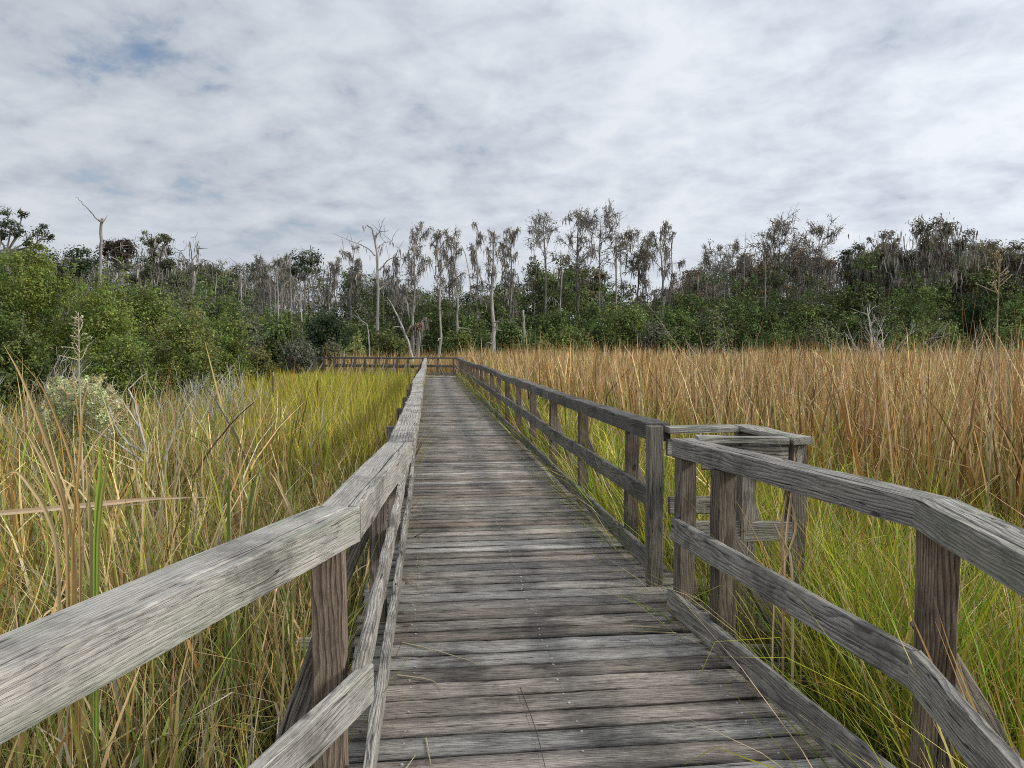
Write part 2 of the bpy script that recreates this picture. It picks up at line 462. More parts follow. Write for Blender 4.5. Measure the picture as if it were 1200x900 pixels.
# far stretch turning left
W0 = np.array([-4.2, 42.0]); W1 = np.array([-11.8, 45.3])
wd_dir = (W1 - W0) / np.linalg.norm(W1 - W0); wn = np.array([-wd_dir[1], wd_dir[0]])   # wn points to camera side? fixed below
if wn[1] > 0: wn = -wn
def Q(along, side, z): q = W0 + wd_dir * along + wn * side; return np.array([q[0], q[1], z])
WL = float(np.linalg.norm(W1 - W0))
al = -1.6
while al < WL:
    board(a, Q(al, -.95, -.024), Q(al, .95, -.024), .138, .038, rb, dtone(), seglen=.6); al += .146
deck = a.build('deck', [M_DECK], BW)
a = Acc()
for q in nails:
    an = np.arange(6) * PI / 3; r_ = rb.uniform(.0045, .0065)
    top = q + np.column_stack([np.cos(an) * r_, np.sin(an) * r_, np.zeros(6)])
    bot = top - np.array([0, 0, .006])
    a.add(np.concatenate([bot, top]), [(i, (i + 1) % 6, 6 + (i + 1) % 6, 6 + i) for i in range(6)], poly=[list(range(6, 12))])
tag(a.build('nail_heads', M_NAIL, BW), kind='stuff')

def part(name, *args, mat_=None, **kw):
    ac = Acc(); board(ac, *args, **kw); return ac.build(name, mat_ or M_WOOD, BW)

def post(q, ztop, dirv=(0, 1, 0), tone=None, size=.095, lean=None):
    tone = tone or (rb.uniform(.62, .85), rb.uniform(.6, .95), rb.uniform(0, .5))
    ln = rb.normal(0, .006, 2) if lean is None else lean
    return part('post', (q[0] + ln[0], q[1] + ln[1], GZ - .3), (q[0], q[1], ztop), size, size, rb, tone, up=dirv, jit=.0018, chamfer=.004, seglen=.3)

def brace(q, out, zt=.68, reach=.38):
    out = nrm(out); side = nrm(np.cross((0, 0, 1), out)) * .070
    if side[1] < 0: side = -side
    q = np.array([q[0], q[1], 0]) + side
    tone = (rb.uniform(.6, .8), rb.uniform(.4, .75), .3)
    part('brace', q + out * .02 + np.array([0, 0, zt]), q + out * reach + np.array([0, 0, -.12]), .085, .036, rb, tone, up=side, seglen=.3)
    part('outrigger', q - out * .25 - side * 1.7 + np.array([0, 0, -.13]), q + out * (reach + .09) - side * 1.7 + np.array([0, 0, -.13]), .038, .13, rb, (rb.uniform(.85, 1.1), .35, .3), seglen=.3)

def mitre(d1, d2): return nrm(nrm(d1) + nrm(d2))

# ---- left side
def rail2(p0, p1, w, h, tone, c0, c1, side, mat):
    """near handrail of two timbers: a flat top board and a face board on the deck side, with an open joint between"""
    e = nrm(np.array(p1) - np.array(p0)); inn = np.array([e[1], -e[0], 0.0]) * side
    part('handrail', p0 - inn * .0225, p1 - inn * .0225, w - .045, h - .004, rb, tone, cut0=c0, cut1=c1, jit=.0018, chamfer=.005, mat_=mat)
    lo = np.array([0, 0, -.002])
    part('face_board', p0 + inn * (w / 2 - .019) + lo, p1 + inn * (w / 2 - .019) + lo, .0385, h, rb, (tone[0] * rb.uniform(.92, 1.05), tone[1] + .04, tone[2]), cut0=c0, cut1=c1, jit=.0018, chamfer=.004, mat_=mat)
RW, RH = .142, .115
def zt(i): return 1.07 - RH / 2 + 0.0
nodes = [(-.302 - .386 * 3.7, -1.2), (-.302, 2.50), (-.168, 4.22)]
tt = 4.22
while tt < 39: tt += 3.66; nodes.append((-.168 + rb.normal(0, .014), min(tt, 39.4)))
dl = [P(*nodes[i + 1], 0) - P(*nodes[i], 0) for i in range(len(nodes) - 1)]
for i in range(len(nodes) - 1):
    if nodes[i + 1][1] - nodes[i][1] < .3: continue
    z0 = zt(0) + rb.normal(0, .006) * (i > 1); z1 = zt(0) + rb.normal(0, .006) * (i > 1)
    e = nrm(dl[i]); g = .0035
    p0 = P(*nodes[i], z0) + e * g; p1 = P(*nodes[i + 1], z1) - e * g
    c0 = mitre(dl[i - 1], dl[i]) if i == 1 else None; c1 = mitre(dl[i], dl[i + 1]) if i == 0 else None
    tn = [(1.02, .0, .6), (.96, .04, .1)][i] if i < 2 else (rb.uniform(.95, 1.15), rb.uniform(.05, .2), .1)
    off = N2 * (rb.normal(0, .012) if i > 1 else 0)
    p0[:2] += off; p1[:2] += off
    if i < 2: rail2(p0, p1, RW if i else .156, RH + (.003 if i == 0 else 0), tn, c0, c1, 1, M_PALE)
    else: part('handrail', p0, p1, RW, RH, rb, tn, cut0=c0, cut1=c1, jit=.003, chamfer=.007, wob=.004, mat_=M_WOOD)
# mid rails and kick boards
ml = [(-.232 - .386 * 3.57, -1.2), (-.232, 2.37), (-.222, 4.25)]
tt = 4.25
while tt < 39: tt += 3.66; ml.append((-.222 + rb.normal(0, .01), min(tt, 39.4)))
for i in range(len(ml) - 1):
    if ml[i + 1][1] - ml[i][1] < .3: continue
    dz = rb.normal(0, .006) * (i > 1)
    e = nrm(P(*ml[i + 1], 0) - P(*ml[i], 0)); ex = .045 if i == 0 else -.004
    tn = (1.05, .0, .3) if i == 0 else (rb.uniform(.8, 1.05), rb.uniform(.1, .3), .1)
    dd = 0.012 if i == 0 else 0
    part('mid_rail', P(ml[i][0] + dd, ml[i][1], .50 + dz) + e * .004, P(ml[i + 1][0] + dd, ml[i + 1][1], .50 + dz) + e * ex, .040, .132, rb, tn, jit=.003, wob=.005, mat_=M_PALE if i == 0 else M_WOOD)
    part('kick_board', P(ml[i][0] + (.015 if i else 0), ml[i][1], .095) + e * .003, P(ml[i + 1][0] + .015, ml[i + 1][1], .095) - e * .003, .038, .135, rb, (rb.uniform(.75, .95), rb.uniform(.05, .25), .1), wob=.004)
for k in range(21):
    tpos = 2.47 + 1.83 * k
    s_ = -.335 if k == 0 else -.295
    q = P(s_, tpos, 0)
    post(q, 1.07 - RH - .002, (D2[0], D2[1], 0), tone=(.78, .95, .3) if k == 0 else None, size=.105 if k == 0 else .095)
    brace(q, (-N2[0], -N2[1], 0), .62 if k == 0 else .68, .28 if k == 0 else .38)
for k in (1, 2):
    tpos = 2.47 - 1.7 * k; q = P(-.345 - .386 * 1.7 * k, tpos, 0); post(q, 1.07 - RH - .002, (.25, .97, 0))

# ---- right side, main run
def rtone(): return (rb.uniform(.32, .48), rb.uniform(.02, .14), .15)
tt = 4.90
edges = [4.85]
tt = 7.18 + 1.83
while tt < 39.5: edges.append(tt); tt += 3.66
edges.append(40.0)
dzs = rb.normal(0, .012, len(edges)); dss = rb.normal(0, .010, len(edges))
for i in range(len(edges) - 1):
    a0, a1 = edges[i], edges[i + 1]
    part('handrail', P(1.575 + dss[i], a0 + .003, 1.07 - RH / 2 + dzs[i]), P(1.575 + dss[i + 1], a1 - .003, 1.07 - RH / 2 + dzs[i + 1]), RW, RH, rb, rtone(), wob=.008, jit=.003)
    part('mid_rail', P(1.536 + dss[i] * .5, a0 + .003, .54 + dzs[i]), P(1.536 + dss[i + 1] * .5, a1 - .003, .54 + dzs[i + 1]), .040, .132, rb, rtone(), wob=.008)
    part('kick_board', P(1.534, a0 + .003, .10 + dzs[i] * .3), P(1.534, a1 - .003, .10 + dzs[i + 1] * .3), .038, .135, rb, rtone(), wob=.004)
post(P(1.515, 4.795, 0), 1.075, (D2[0], D2[1], 0), tone=(.52, .35, .3), size=.095)
for k in range(19):
    q = P(1.607, 5.67 + 1.855 * k, 0); post(q, 1.07 - RH - .002 + np.interp(q[1], [4, 40], [0, 0]), (D2[0], D2[1], 0), tone=(rb.uniform(.5, .68), rb.uniform(.75, 1.0), .3))
    brace(q, (N2[0], N2[1], 0))

# ---- right side, near run
A = P(1.505, 4.215, 1.07 - RH / 2); B = P(1.752, 2.35, 1.085 - RH / 2); C = P(1.752 - .288 * 3.5, -1.14, 1.085 - RH / 2)
m = mitre(A - B, B - C)
rail2(B + nrm(A - B) * .0025, A, RW, .104, (.70, .02, .05), m, None, -1, M_WOOD)
rail2(C, B - nrm(B - C) * .0025, RW + .004, .107, (.78, .03, .6), None, m, -1, M_WOOD)
A = P(1.432, 4.15, .537); B = P(1.590, 2.21, .537); C = P(1.590 - .288 * 3.5, -1.29, .537); m = mitre(A - B, B - C)
part('mid_rail', B + nrm(A - B) * .0015, A, .040, .132, rb, (.80, .02, 0), cut0=m)
part('mid_rail', C, B - nrm(B - C) * .0015, .042, .136, rb, (.78, .02, .1), cut1=m)
up = np.array([0, 0, -.445])
A = A + up; B = B + up; C = C + up
part('kick_board', B + nrm(A - B) * .0015, A + nrm(A - B) * .04, .038, .135, rb, (.68, .03, 0), cut0=m)
part('kick_board', C, B - nrm(B - C) * .0015, .038, .135, rb, (.82, .03, 0), cut1=m)
dd = nrm(A - B)
post(P(1.50, 4.15, 0), 1.07 - .112, tuple(dd), tone=(.60, .75, .3))
post(P(1.545, 3.70, 0), 1.07 - .112, tuple(dd), tone=(.50, .85, .3), size=.1)
post(P(1.768, 2.35, 0), 1.085 - .114, (.30, .954, 0), tone=(.88, 1.0, .25), size=.112)
post(P(1.742 - .288 * 1.8, .56, 0), 1.085 - .114, (.2, .98, 0))
brace(P(1.742, 2.36, 0), (.98, .05, 0), .62, .5); brace(P(1.56, 3.70, 0), (.99, .0, 0), .62, .42)

# ---- small lookout nook on the right
c1, c2, c3, c4 = (1.60, 4.80), (2.15, 4.80), (2.20, 4.16), (1.52, 4.26)
gz = (.95, .1, .9)
def nook(i, j, z, wdt, h, name, tone, ex=0): 
    e = nrm(P(*j, 0) - P(*i, 0)); part(name, P(*i, z) + e * .003, P(*j, z) + e * ex, wdt, h, rb, tone)
nook(c1, (2.08, 4.80), 1.07 - .02, .13, .040, 'handrail', gz); nook((2.15, 4.87), (2.20, 4.09), 1.073 - .02, .13, .040, 'handrail', gz); nook((1.60, 4.25), (2.125, 4.16), 1.07 - .02, .13, .040, 'handrail', (1.15, .15, .7))
nook(c1, (2.10, 4.80), .93, .036, .11, 'fascia', gz); nook((2.15, 4.84), (2.20, 4.13), .96, .036, .13, 'fascia', (.8, .1, .9)); nook((1.62, 4.21), (2.12, 4.13), .945, .036, .14, 'fascia', (.95, .35, .3))
nook((1.62, 4.80), (2.13, 4.80), .53, .040, .12, 'mid_rail', (.9, .2, .2)); nook((1.57, 4.22), (2.16, 4.15), .50, .040, .12, 'mid_rail', (.8, .15, .2)); 
nook((1.62, 4.86), (2.35, 4.86), -.06, .04, .11, 'joist', (1.0, .25, .6)); nook((1.72, 4.20), (2.40, 4.12), -.06, .04, .11, 'joist', (1.0, .25, .6)); nook((1.72, 3.83), (2.2, 3.77), -.10, .04, .11, 'joist', (1.0, .25, .6))
post(P(2.17, 4.86, 0), 1.025, (D2[0], D2[1], 0)); post(P(2.205, 4.18, 0), 1.025, (D2[0], D2[1], 0)); post(P(1.90, 4.21, 0), .87, (D2[0], D2[1], 0), tone=(.75, .5, .8))
brace(P(2.17, 4.88, 0), (.9, .3, 0), .7, .4)

# ---- nail heads that show on the near timbers
def nail(parent, q, nor, r=.0065):
    nor = nrm(nor); u = nrm(np.cross(nor, (.3, .2, .9))); v = np.cross(nor, u); an = np.arange(8) * PI / 4
    ring = np.cos(an)[:, None] * u * r + np.sin(an)[:, None] * v * r
    ac = Acc(); ac.add(np.concatenate([q - nor * .006 + ring, q + nor * .002 + ring * .85]), [(i, (i + 1) % 8, 8 + (i + 1) % 8, 8 + i) for i in range(8)], poly=[list(range(8, 16))])
    ac.build('nail', M_RUST, parent)
parts_now = [o for o in BW.children]
def nearest(kind, q):
    best = None
    for o in parts_now:
        if o.name.split('.')[0] != kind: continue
        n_ = len(o.data.vertices); co = np.empty(n_ * 3); o.data.vertices.foreach_get('co', co); dd_ = np.min(np.linalg.norm(co.reshape(-1, 3) + np.array(BW.location) - q, axis=1))
        if best is None or dd_ < best[0]: best = (dd_, o)
    return best[1]
for tpos in (4.30, 6.13, 7.96):
    for dz in (-.03, .035):
        q = P(-.2015, tpos + rb.normal(0, .01), .50 + dz); nail(nearest('mid_rail', q), q, (N2[0], N2[1], 0))
    for ds in (-.03, .03):
        q = P(-.168 + ds, tpos + rb.normal(0, .01), 1.0705); nail(nearest('handrail', q), q, (0, 0, 1))
for tpos in (5.67, 7.525, 9.38, 11.235):
    for z in (.51, .575, 1.0, 1.045, .08, .125):
        q = P(1.5155 if z < .7 else 1.503, tpos + rb.normal(0, .008), z + rb.normal(0, .004)); nail(nearest('mid_rail' if .3 < z < .7 else 'handrail' if z > .7 else 'kick_board', q), q, (-N2[0], -N2[1], 0))
for s_, t_, z in ((-.275, 2.40, 1.0735), (-.34, 2.38, 1.0735), (-.30, 2.60, 1.0725), (-.25, 2.63, 1.0725), (1.735, 2.27, 1.0850), (1.775, 2.30, 1.0850), (1.725, 2.46, 1.0850), (1.775, 2.47, 1.0850)):
    q = P(s_, t_, z); nail(nearest('handrail', q), q, (0, 0, 1))
e_ = nrm(P(1.432, 4.15, 0) - P(1.590, 2.21, 0)); nn_ = np.array([-e_[1], e_[0], 0.0])
for al_ in (.05, .11, 1.50, 1.91):
    for z in (.505, .575):
        q = P(1.590, 2.21, z) + e_ * al_ + nn_ * .0205; nail(nearest('mid_rail', q), q, nn_)
    q = P(1.590, 2.21, .095) + e_ * al_ + nn_ * .0195; nail(nearest('kick_board', q), q, nn_)

# ---- edge joists
for s0, s1, t0, t1 in ((-.38, -.38, 2.6, 39.5), (1.69, 1.69, 4.7, 40.0), (.6, .6, 0, 40)):
    part('joist', P(s0, t0, -.125), P(s1, t1, -.125), .04, .165, rb, (.7, .4, .2), seglen=1.0)

# ---- far end: the rail turns across and the walk goes off to the left
def farrail(p, q, n, z=1.07, outv=(0, 1, 0), braces=True, postcap=True):
    p = np.array(p); q = np.array(q)
    def R3(a, z): return np.array([a[0], a[1], z])
    part('handrail', R3(p, z - .05), R3(q, z - .05), .14, .09, rb, rtone(), wob=.012)
    part('mid_rail', R3(p, .54), R3(q, .54), .04, .13, rb, rtone(), wob=.01)
    part('kick_board', R3(p, .10), R3(q, .10), .04, .13, rb, (.9, .2, .1), wob=.01)
    d = nrm(R3(q, 0) - R3(p, 0))
    for i in range(n):
        x = p + (q - p) * ((i + .5) / n)
        x3 = np.array([x[0], x[1], 0]) + nrm(outv) * .07
        post(x3, z - .10, tuple(d))
        if braces: brace(x3, outv, .75, .85)
e0 = P(1.57, 40.05, 0)[:2]; e1 = Q(-.9, -1.0, 0)[:2] + np.array([.15, .1])
farrail(e0, e1, 3, outv=(.85, .5, 0), braces=False)
farrail(e1 + np.array([-.15, .02]), Q(WL, -1.0, 0)[:2], 9, outv=tuple(np.append(-wn, 0)))
farrail(Q(1.0, 1.0, 0)[:2], Q(WL, 1.0, 0)[:2], 10, outv=tuple(np.append(wn, 0)))
part('joist', Q(.6, .97, -.13), Q(WL, .97, -.13), .04, .17, rb, (1.0, .2, .1), seglen=1.0)

# ------------------------------------------------------------------ marsh plants
rg = np.random.default_rng(5)
def st_of(xy): return xy @ N2, xy @ D2
def scatter(dens, y0, y1, side, half=.80, extra=2.5):
    """uniform points in the wedge the lens could see (and a margin) on one side"""
    area = (half * (y1 ** 2 - y0 ** 2) / 2 + extra * (y1 - y0)) * 1.15 + .13 * (y1 ** 2 - y0 ** 2) / 2
    n = int(area * dens)
    out = np.zeros((0, 2))
    y = np.sqrt(rg.uniform(y0 ** 2, y1 ** 2, n * 2)); 
    lim = half * y + extra
    if side > 0: x = rg.uniform(-.13 * y - .5, lim)
    else: x = -rg.uniform(0.0, lim)
    # weight back to uniform
    keep = rg.random(n * 2) < (lim / y) / (lim / y).max()
    xy = np.column_stack([x, y])[keep]
    return xy[:n]
def lump(xy, sc, seed):
    """cheap smooth noise 0..1"""
    r = np.random.default_rng(seed); v = np.zeros(len(xy))
    for i in range(6):
        k = r.normal(size=2) / sc * (1 + .5 * i) * 2; v += np.sin(xy @ k + r.uniform(0, 6.3)) / (1 + .4 * i)
    return np.clip(.5 + v * .22, 0, 1)
def off_walk(xy, m=0.0):
    s, t = st_of(xy)
    li = np.where(t > 2.55, -.44, -.44 - .386 * (2.55 - t)) - m
    ri = np.where(t > 4.2, 1.74, np.where(t > 2.35, 1.80, 1.80 - .288 * (2.35 - t))) + m
    ok = ~((s > li) & (s < ri) & (t < 40.6))
    q = xy - W0; al = q @ wd_dir; sd_ = q @ wn
    ok &= ~((al > -2.6) & (al < WL + .2) & (np.abs(sd_) < 1.1 + m))
    return ok
def s_reed(t): return np.interp(t, [0, 4, 6, 8.5, 12, 19, 30, 45], [5.2, 4.7, 4.3, 4.1, 3.5, 2.8, 2.3, 2.1])

def grow(acc, xy, hm, hs, wm, pal0, pal1, lean_s=.12, curl=(.2, .35), k=4, kink=.0, zoff=0, var=.15, az=None, hmul=None):
    N = len(xy)
    h = np.clip(rg.normal(hm, hs, N), hm * .35, hm * 1.6)
    if hmul is not None: h = h * hmul
    w_ = wm * np.exp(rg.normal(0, .3, N))
    azz = rg.uniform(0, 2 * PI, N) if az is None else az
    lean = np.abs(rg.normal(0, lean_s, N)); cu = np.abs(rg.normal(curl[0], curl[1], N))
    base = np.column_stack([xy, np.full(N, GZ + zoff)])
    blades(acc, base, h, w_, azz, lean, cu, pick(rg, pal0, N, var), pick(rg, pal1, N, var), rg, k=k, kink=kink)

TAN = [(4, (.54, .375, .195)), (3, (.67, .51, .305)), (2.4, (.35, .215, .115)), (2, (.80, .69, .48)), (.5, (.52, .31, .10)), (1.8, (.20, .125, .07)), (1.8, (.40, .39, .15))]
RBASE = [(3, (.36, .29, .09)), (2, (.22, .25, .06)), (2, (.36, .23, .08)), (1, (.48, .26, .05)), (1.4, (.15, .09, .045))]
SEDGE0 = [(3, (.07, .09, .02)), (2, (.15, .15, .03)), (1, (.26, .19, .07)), (1.2, (.09, .055, .025))]  # blade bases: dark dead stems, with the deep shade between tufts painted in
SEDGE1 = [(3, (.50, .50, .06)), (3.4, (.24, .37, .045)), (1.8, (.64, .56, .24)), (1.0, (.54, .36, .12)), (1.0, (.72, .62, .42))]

def tufts(acc, cen, per, hm, hs, wm, p0, p1, spread=.10, lean=(.10, .30), curl=(.6, .4), k=5, kink=.05, hmul=None, var=.18):
    n = len(cen); i = np.repeat(np.arange(n), per)
    ang = rg.uniform(0, 2 * PI, len(i)); rr = np.abs(rg.normal(0, spread, len(i)))
    xy = cen[i] + np.column_stack([np.cos(ang), np.sin(ang)]) * rr[:, None]
    ok = off_walk(xy); xy = xy[ok]; ang = ang[ok]; i = i[ok]
    hv = np.exp(rg.normal(0, .12, n))[i]
    if hmul is not None: hv = hv * hmul[i]
    N = len(xy)
    tint = np.exp(rg.normal(0, .24, (n, 1)))[i] * np.exp(rg.normal(0, .035, (n, 3)))[i]
    h = np.clip(rg.normal(hm, hs, N), hm * .4, hm * 1.5) * hv
    blades(acc, np.column_stack([xy, np.full(N, GZ)]), h, wm * 1.15 * np.exp(np.clip(rg.normal(0, .45, N), -1, .75)), ang + rg.normal(0, .5, N),
           np.abs(rg.normal(lean[0], lean[1], N)), np.abs(rg.normal(curl[0], curl[1], N)), pick(rg, p0, N, var) * tint, pick(rg, p1, N, var) * tint, rg, k=k, kink=kink)
# --- reeds, right
a = Acc()
for (y0, y1, dn, per, w_, k) in ((2.6, 9, 17, 11, .017, 5), (9, 16, 12, 11, .020, 4), (16, 30, 8, 11, .026, 4), (30, 62, 4.2, 10, .036, 3)):
    c = scatter(dn, y0, y1, 1, half=1.15); s, t_ = st_of(c)
    edge = s_reed(t_) + (lump(c, 1.6, 3) - .5) * 2.4
    c = c[(s > edge) & off_walk(c, .25) & (rg.random(len(c)) < .25 + 1.2 * lump(c, 1.0, 4))]
    hm = .88 + .22 * lump(c, 2.2, 9)
    tufts(a, c, per, 1.98, .19, w_, RBASE, TAN, .16, (.05, .10), (.08, .28), k=k, kink=.27, hmul=hm, var=.22)
    # a few taller or fallen stems break the level top
    c2 = c[rg.random(len(c)) < .10]
    grow(a, c2, 2.12, .12, w_ * .8, RBASE, TAN, .12, (.1, .5), k=5, kink=.4)
    c2 = c[rg.random(len(c)) < .22]
    grow(a, c2, 1.9, .4, w_ * .9, RBASE, TAN, .45, (.3, .6), k=5, kink=.4)
tag(a.build('reed_bed', M_GRASS), kind='stuff')

# --- reeds also stand thinly behind the walk's far end
a = Acc()
xy = np.column_stack([rg.uniform(-12, 4, 5000), rg.uniform(46.5, 54, 5000)])
xy = xy[off_walk(xy, .6)]
grow(a, xy, 1.9, .3, .035, RBASE, TAN, .08, (.15, .2), k=3, kink=.15)
tag(a.build('far_reeds', M_GRASS), kind='stuff')

# --- arching green marsh grass between walk and reeds
a = Acc()
for (y0, y1, dn, per, w_, k) in ((1.2, 7, 15, 52, .0085, 6), (7, 14, 11, 44, .0125, 5), (14, 42, 7, 32, .02, 4)):
    c = scatter(dn, y0, y1, 1); s, t_ = st_of(c)
    c = c[(s > 1.6) & (s < s_reed(t_) + .9 + (lump(c, 2, 8) - .5))]
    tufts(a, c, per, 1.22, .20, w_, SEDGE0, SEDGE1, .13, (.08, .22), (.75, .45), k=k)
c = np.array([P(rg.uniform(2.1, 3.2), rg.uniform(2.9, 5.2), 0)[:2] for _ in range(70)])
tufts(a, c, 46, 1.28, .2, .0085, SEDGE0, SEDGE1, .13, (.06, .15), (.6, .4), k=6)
tag(a.build('marsh_grass', M_GRASS), kind='stuff')

# --- bright sawgrass meadow, left of the walk
SAW0 = [(2, (.26, .27, .06)), (1, (.16, .19, .05)), (.8, (.32, .23, .09))]
SAW1 = [(5, (.47, .45, .07)), (2.5, (.34, .38, .06)), (1.0, (.60, .50, .22)), (1.2, (.34, .22, .09)), (1.0, (.56, .42, .15)), (.7, (.30, .24, .09))]
a = Acc()
for (y0, y1, dn, per, w_) in ((9.5, 18, 11, 26, .013), (18, 45, 5.5, 22, .022)):
    c = scatter(dn, y0, y1, -1, half=.42, extra=.5)
    c = c[off_walk(c, .05) & (c[:, 0] > -.355 * c[:, 1] - .4 + (lump(c, 3, 21) - .5) * 1.4) & (c[:, 1] < 46 + .5 * c[:, 0])]
    tufts(a, c, per, 1.36, .15, w_, SAW0, SAW1, .22, (.04, .14), (.2, .28), k=4, hmul=(.88 + .24 * lump(c, 2.4, 22)) * np.interp(c[:, 1], [22, 38], [1, .74]))
tag(a.build('sawgrass', M_GRASS), kind='stuff')

# --- mixed dry cattail and grass, left foreground
MIX0 = [(2, (.22, .17, .06)), (2, (.11, .12, .03)), (1.5, (.28, .17, .06)), (1.6, (.08, .05, .025))]  # base colours kept dark, partly shade between the stems put into the colour
MIX1 = [(2.4, (.66, .53, .28)), (2.8, (.36, .38, .09)), (1.3, (.74, .62, .40)), (1.3, (.30, .18, .08)), (1.2, (.46, .29, .11)), (1, (.24, .33, .08)), (1.2, (.52, .49, .40))]
FIN0 = [(2, (.06, .07, .025)), (1.5, (.14, .10, .05)), (1.6, (.05, .035, .02))]  # near-black bases: wet dead stems plus painted shade low in the grass
FIN1 = [(3.2, (.36, .42, .12)), (2.6, (.62, .50, .24)), (1.6, (.70, .61, .40)), (1.2, (.26, .34, .11)), (1.1, (.38, .23, .11))]
a = Acc(); b = Acc()
def leftzone(y0, y1, dn):
    xy = scatter(dn, y0, y1, -1, half=.80 if y0 < 7 else 1.1, extra=2.5)
    s, t_ = st_of(xy)
    return xy[off_walk(xy, .05)]
for (y0, y1, dn, per, w_, k) in ((.6, 5.5, 19, 11, .015, 6), (5.5, 11, 13, 11, .018, 5), (11, 17, 8, 10, .022, 4)):
    c = leftzone(y0, y1, dn)
    field = (c[:, 0] > -.36 * c[:, 1]) & (c[:, 1] > 9)
    c = c[~(field & (rg.random(len(c)) < np.clip((c[:, 1] - 11) / 4, 0, .96)))]
    c = c[rg.random(len(c)) < .15 + 1.25 * lump(c, .9, 31)]
    s_, t_ = st_of(c)
    near = np.clip((-.45 - s_) / 1.6, 0, 1) * np.clip(c[:, 1] / 4.2, 0, 1)
    tufts(a, c, per, 1.55, .26, w_, MIX0, MIX1, .13, (.06, .16), (.30, .45), k=k, kink=.32, hmul=.62 + .33 * near, var=.22)
for (y0, y1, dn, w_, k) in ((.6, 3.6, 330, .0066, 6), (3.6, 7, 290, .009, 5), (7, 12, 170, .013, 4), (12, 19, 100, .018, 4), (19, 40, 26, .035, 3)):
    xy = leftzone(y0, y1, dn)
    field = (xy[:, 0] > -.36 * xy[:, 1]) & (xy[:, 1] > 9)
    xy = xy[~(field & (rg.random(len(xy)) < np.clip((xy[:, 1] - 10.5) / 4, 0, .97)))]
    grow(b, xy, 1.10, .22, w_, FIN0, FIN1, .30, (.45, .5), k=k, kink=.12, hmul=.85 + .3 * lump(xy, 1.4, 33))
tag(a.build('dry_cattails', M_GRASS), kind='stuff')
tag(b.build('tangled_grass', M_GRASS), kind='stuff')
# dark dead undergrowth low between the stems
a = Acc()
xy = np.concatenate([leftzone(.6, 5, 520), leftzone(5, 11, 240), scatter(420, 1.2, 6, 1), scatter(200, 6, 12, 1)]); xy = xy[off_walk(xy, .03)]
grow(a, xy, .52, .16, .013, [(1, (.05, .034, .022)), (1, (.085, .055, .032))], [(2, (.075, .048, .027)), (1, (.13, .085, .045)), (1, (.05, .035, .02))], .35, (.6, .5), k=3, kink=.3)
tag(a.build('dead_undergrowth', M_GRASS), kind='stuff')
# thatch of fallen stems over the mud
a = Acc()
xy = np.concatenate([leftzone(.6, 9, 60), scatter(45, 1.2, 9, 1)]); xy = xy[off_walk(xy, .1)]
N = len(xy)
blades(a, np.column_stack([xy, GZ + rg.uniform(.03, .45, N)]), rg.uniform(.3, 1.1, N), rg.uniform(.006, .018, N), rg.uniform(0, 2 * PI, N),
       rg.normal(1.35, .2, N), rg.normal(0.1, .3, N), pick(rg, MIX0, N), pick(rg, MIX1, N), rg, k=4, kink=.3)
tag(a.build('thatch', M_GRASS), kind='stuff')

# ------------------------------------------------------------------ trees
def sub(v, ang, az):
    """direction v tilted by ang around a random side az"""
    v = nrm(v); r = np.array([0.0, 0, 1]) if abs(v[2]) < .9 else np.array([1.0, 0, 0])
    s = nrm(np.cross(v, r)); u = np.cross(v, s)
    return nrm(v * math.cos(ang) + (s * math.cos(az) + u * math.sin(az)) * math.sin(ang))

def limb(acc, p, d, L, r0, r1, rng, n=5, bend=.18, up=.0, sides=4, col=(.2, .19, .18)):
    pts = [np.array(p, float)]; d = nrm(d)
    for i in range(n):
        d = nrm(d + rng.normal(0, bend, 3) + np.array([0, 0, up])); pts.append(pts[-1] + d * L / n)
    pts = np.array(pts); tube(acc, pts, np.linspace(r0, r1, n + 1), sides, col, cap=False)
    return pts

GREY = (.30, .28, .26); PALE = (.40, .375, .34); DARK = (.21, .19, .17)
MOSSC = [(3, (.33, .315, .28)), (2, (.22, .205, .18)), (1.4, (.45, .435, .395))]
FOLC = [(3, (.21, .175, .135)), (2, (.30, .255, .20)), (1.4, (.16, .165, .09))]
RUST = [(2, (.26, .14, .06)), (2, (.20, .13, .07)), (1, (.15, .14, .06))]
GREEN = [(3, (.115, .155, .052)), (2, (.075, .115, .040)), (1.4, (.17, .195, .075))]
OLIVE = [(3, (.13, .135, .06)), (2, (.10, .10, .055)), (1, (.16, .15, .08))]
PINE = [(3, (.06, .085, .035)), (2, (.04, .06, .028)), (1, (.10, .12, .05))]

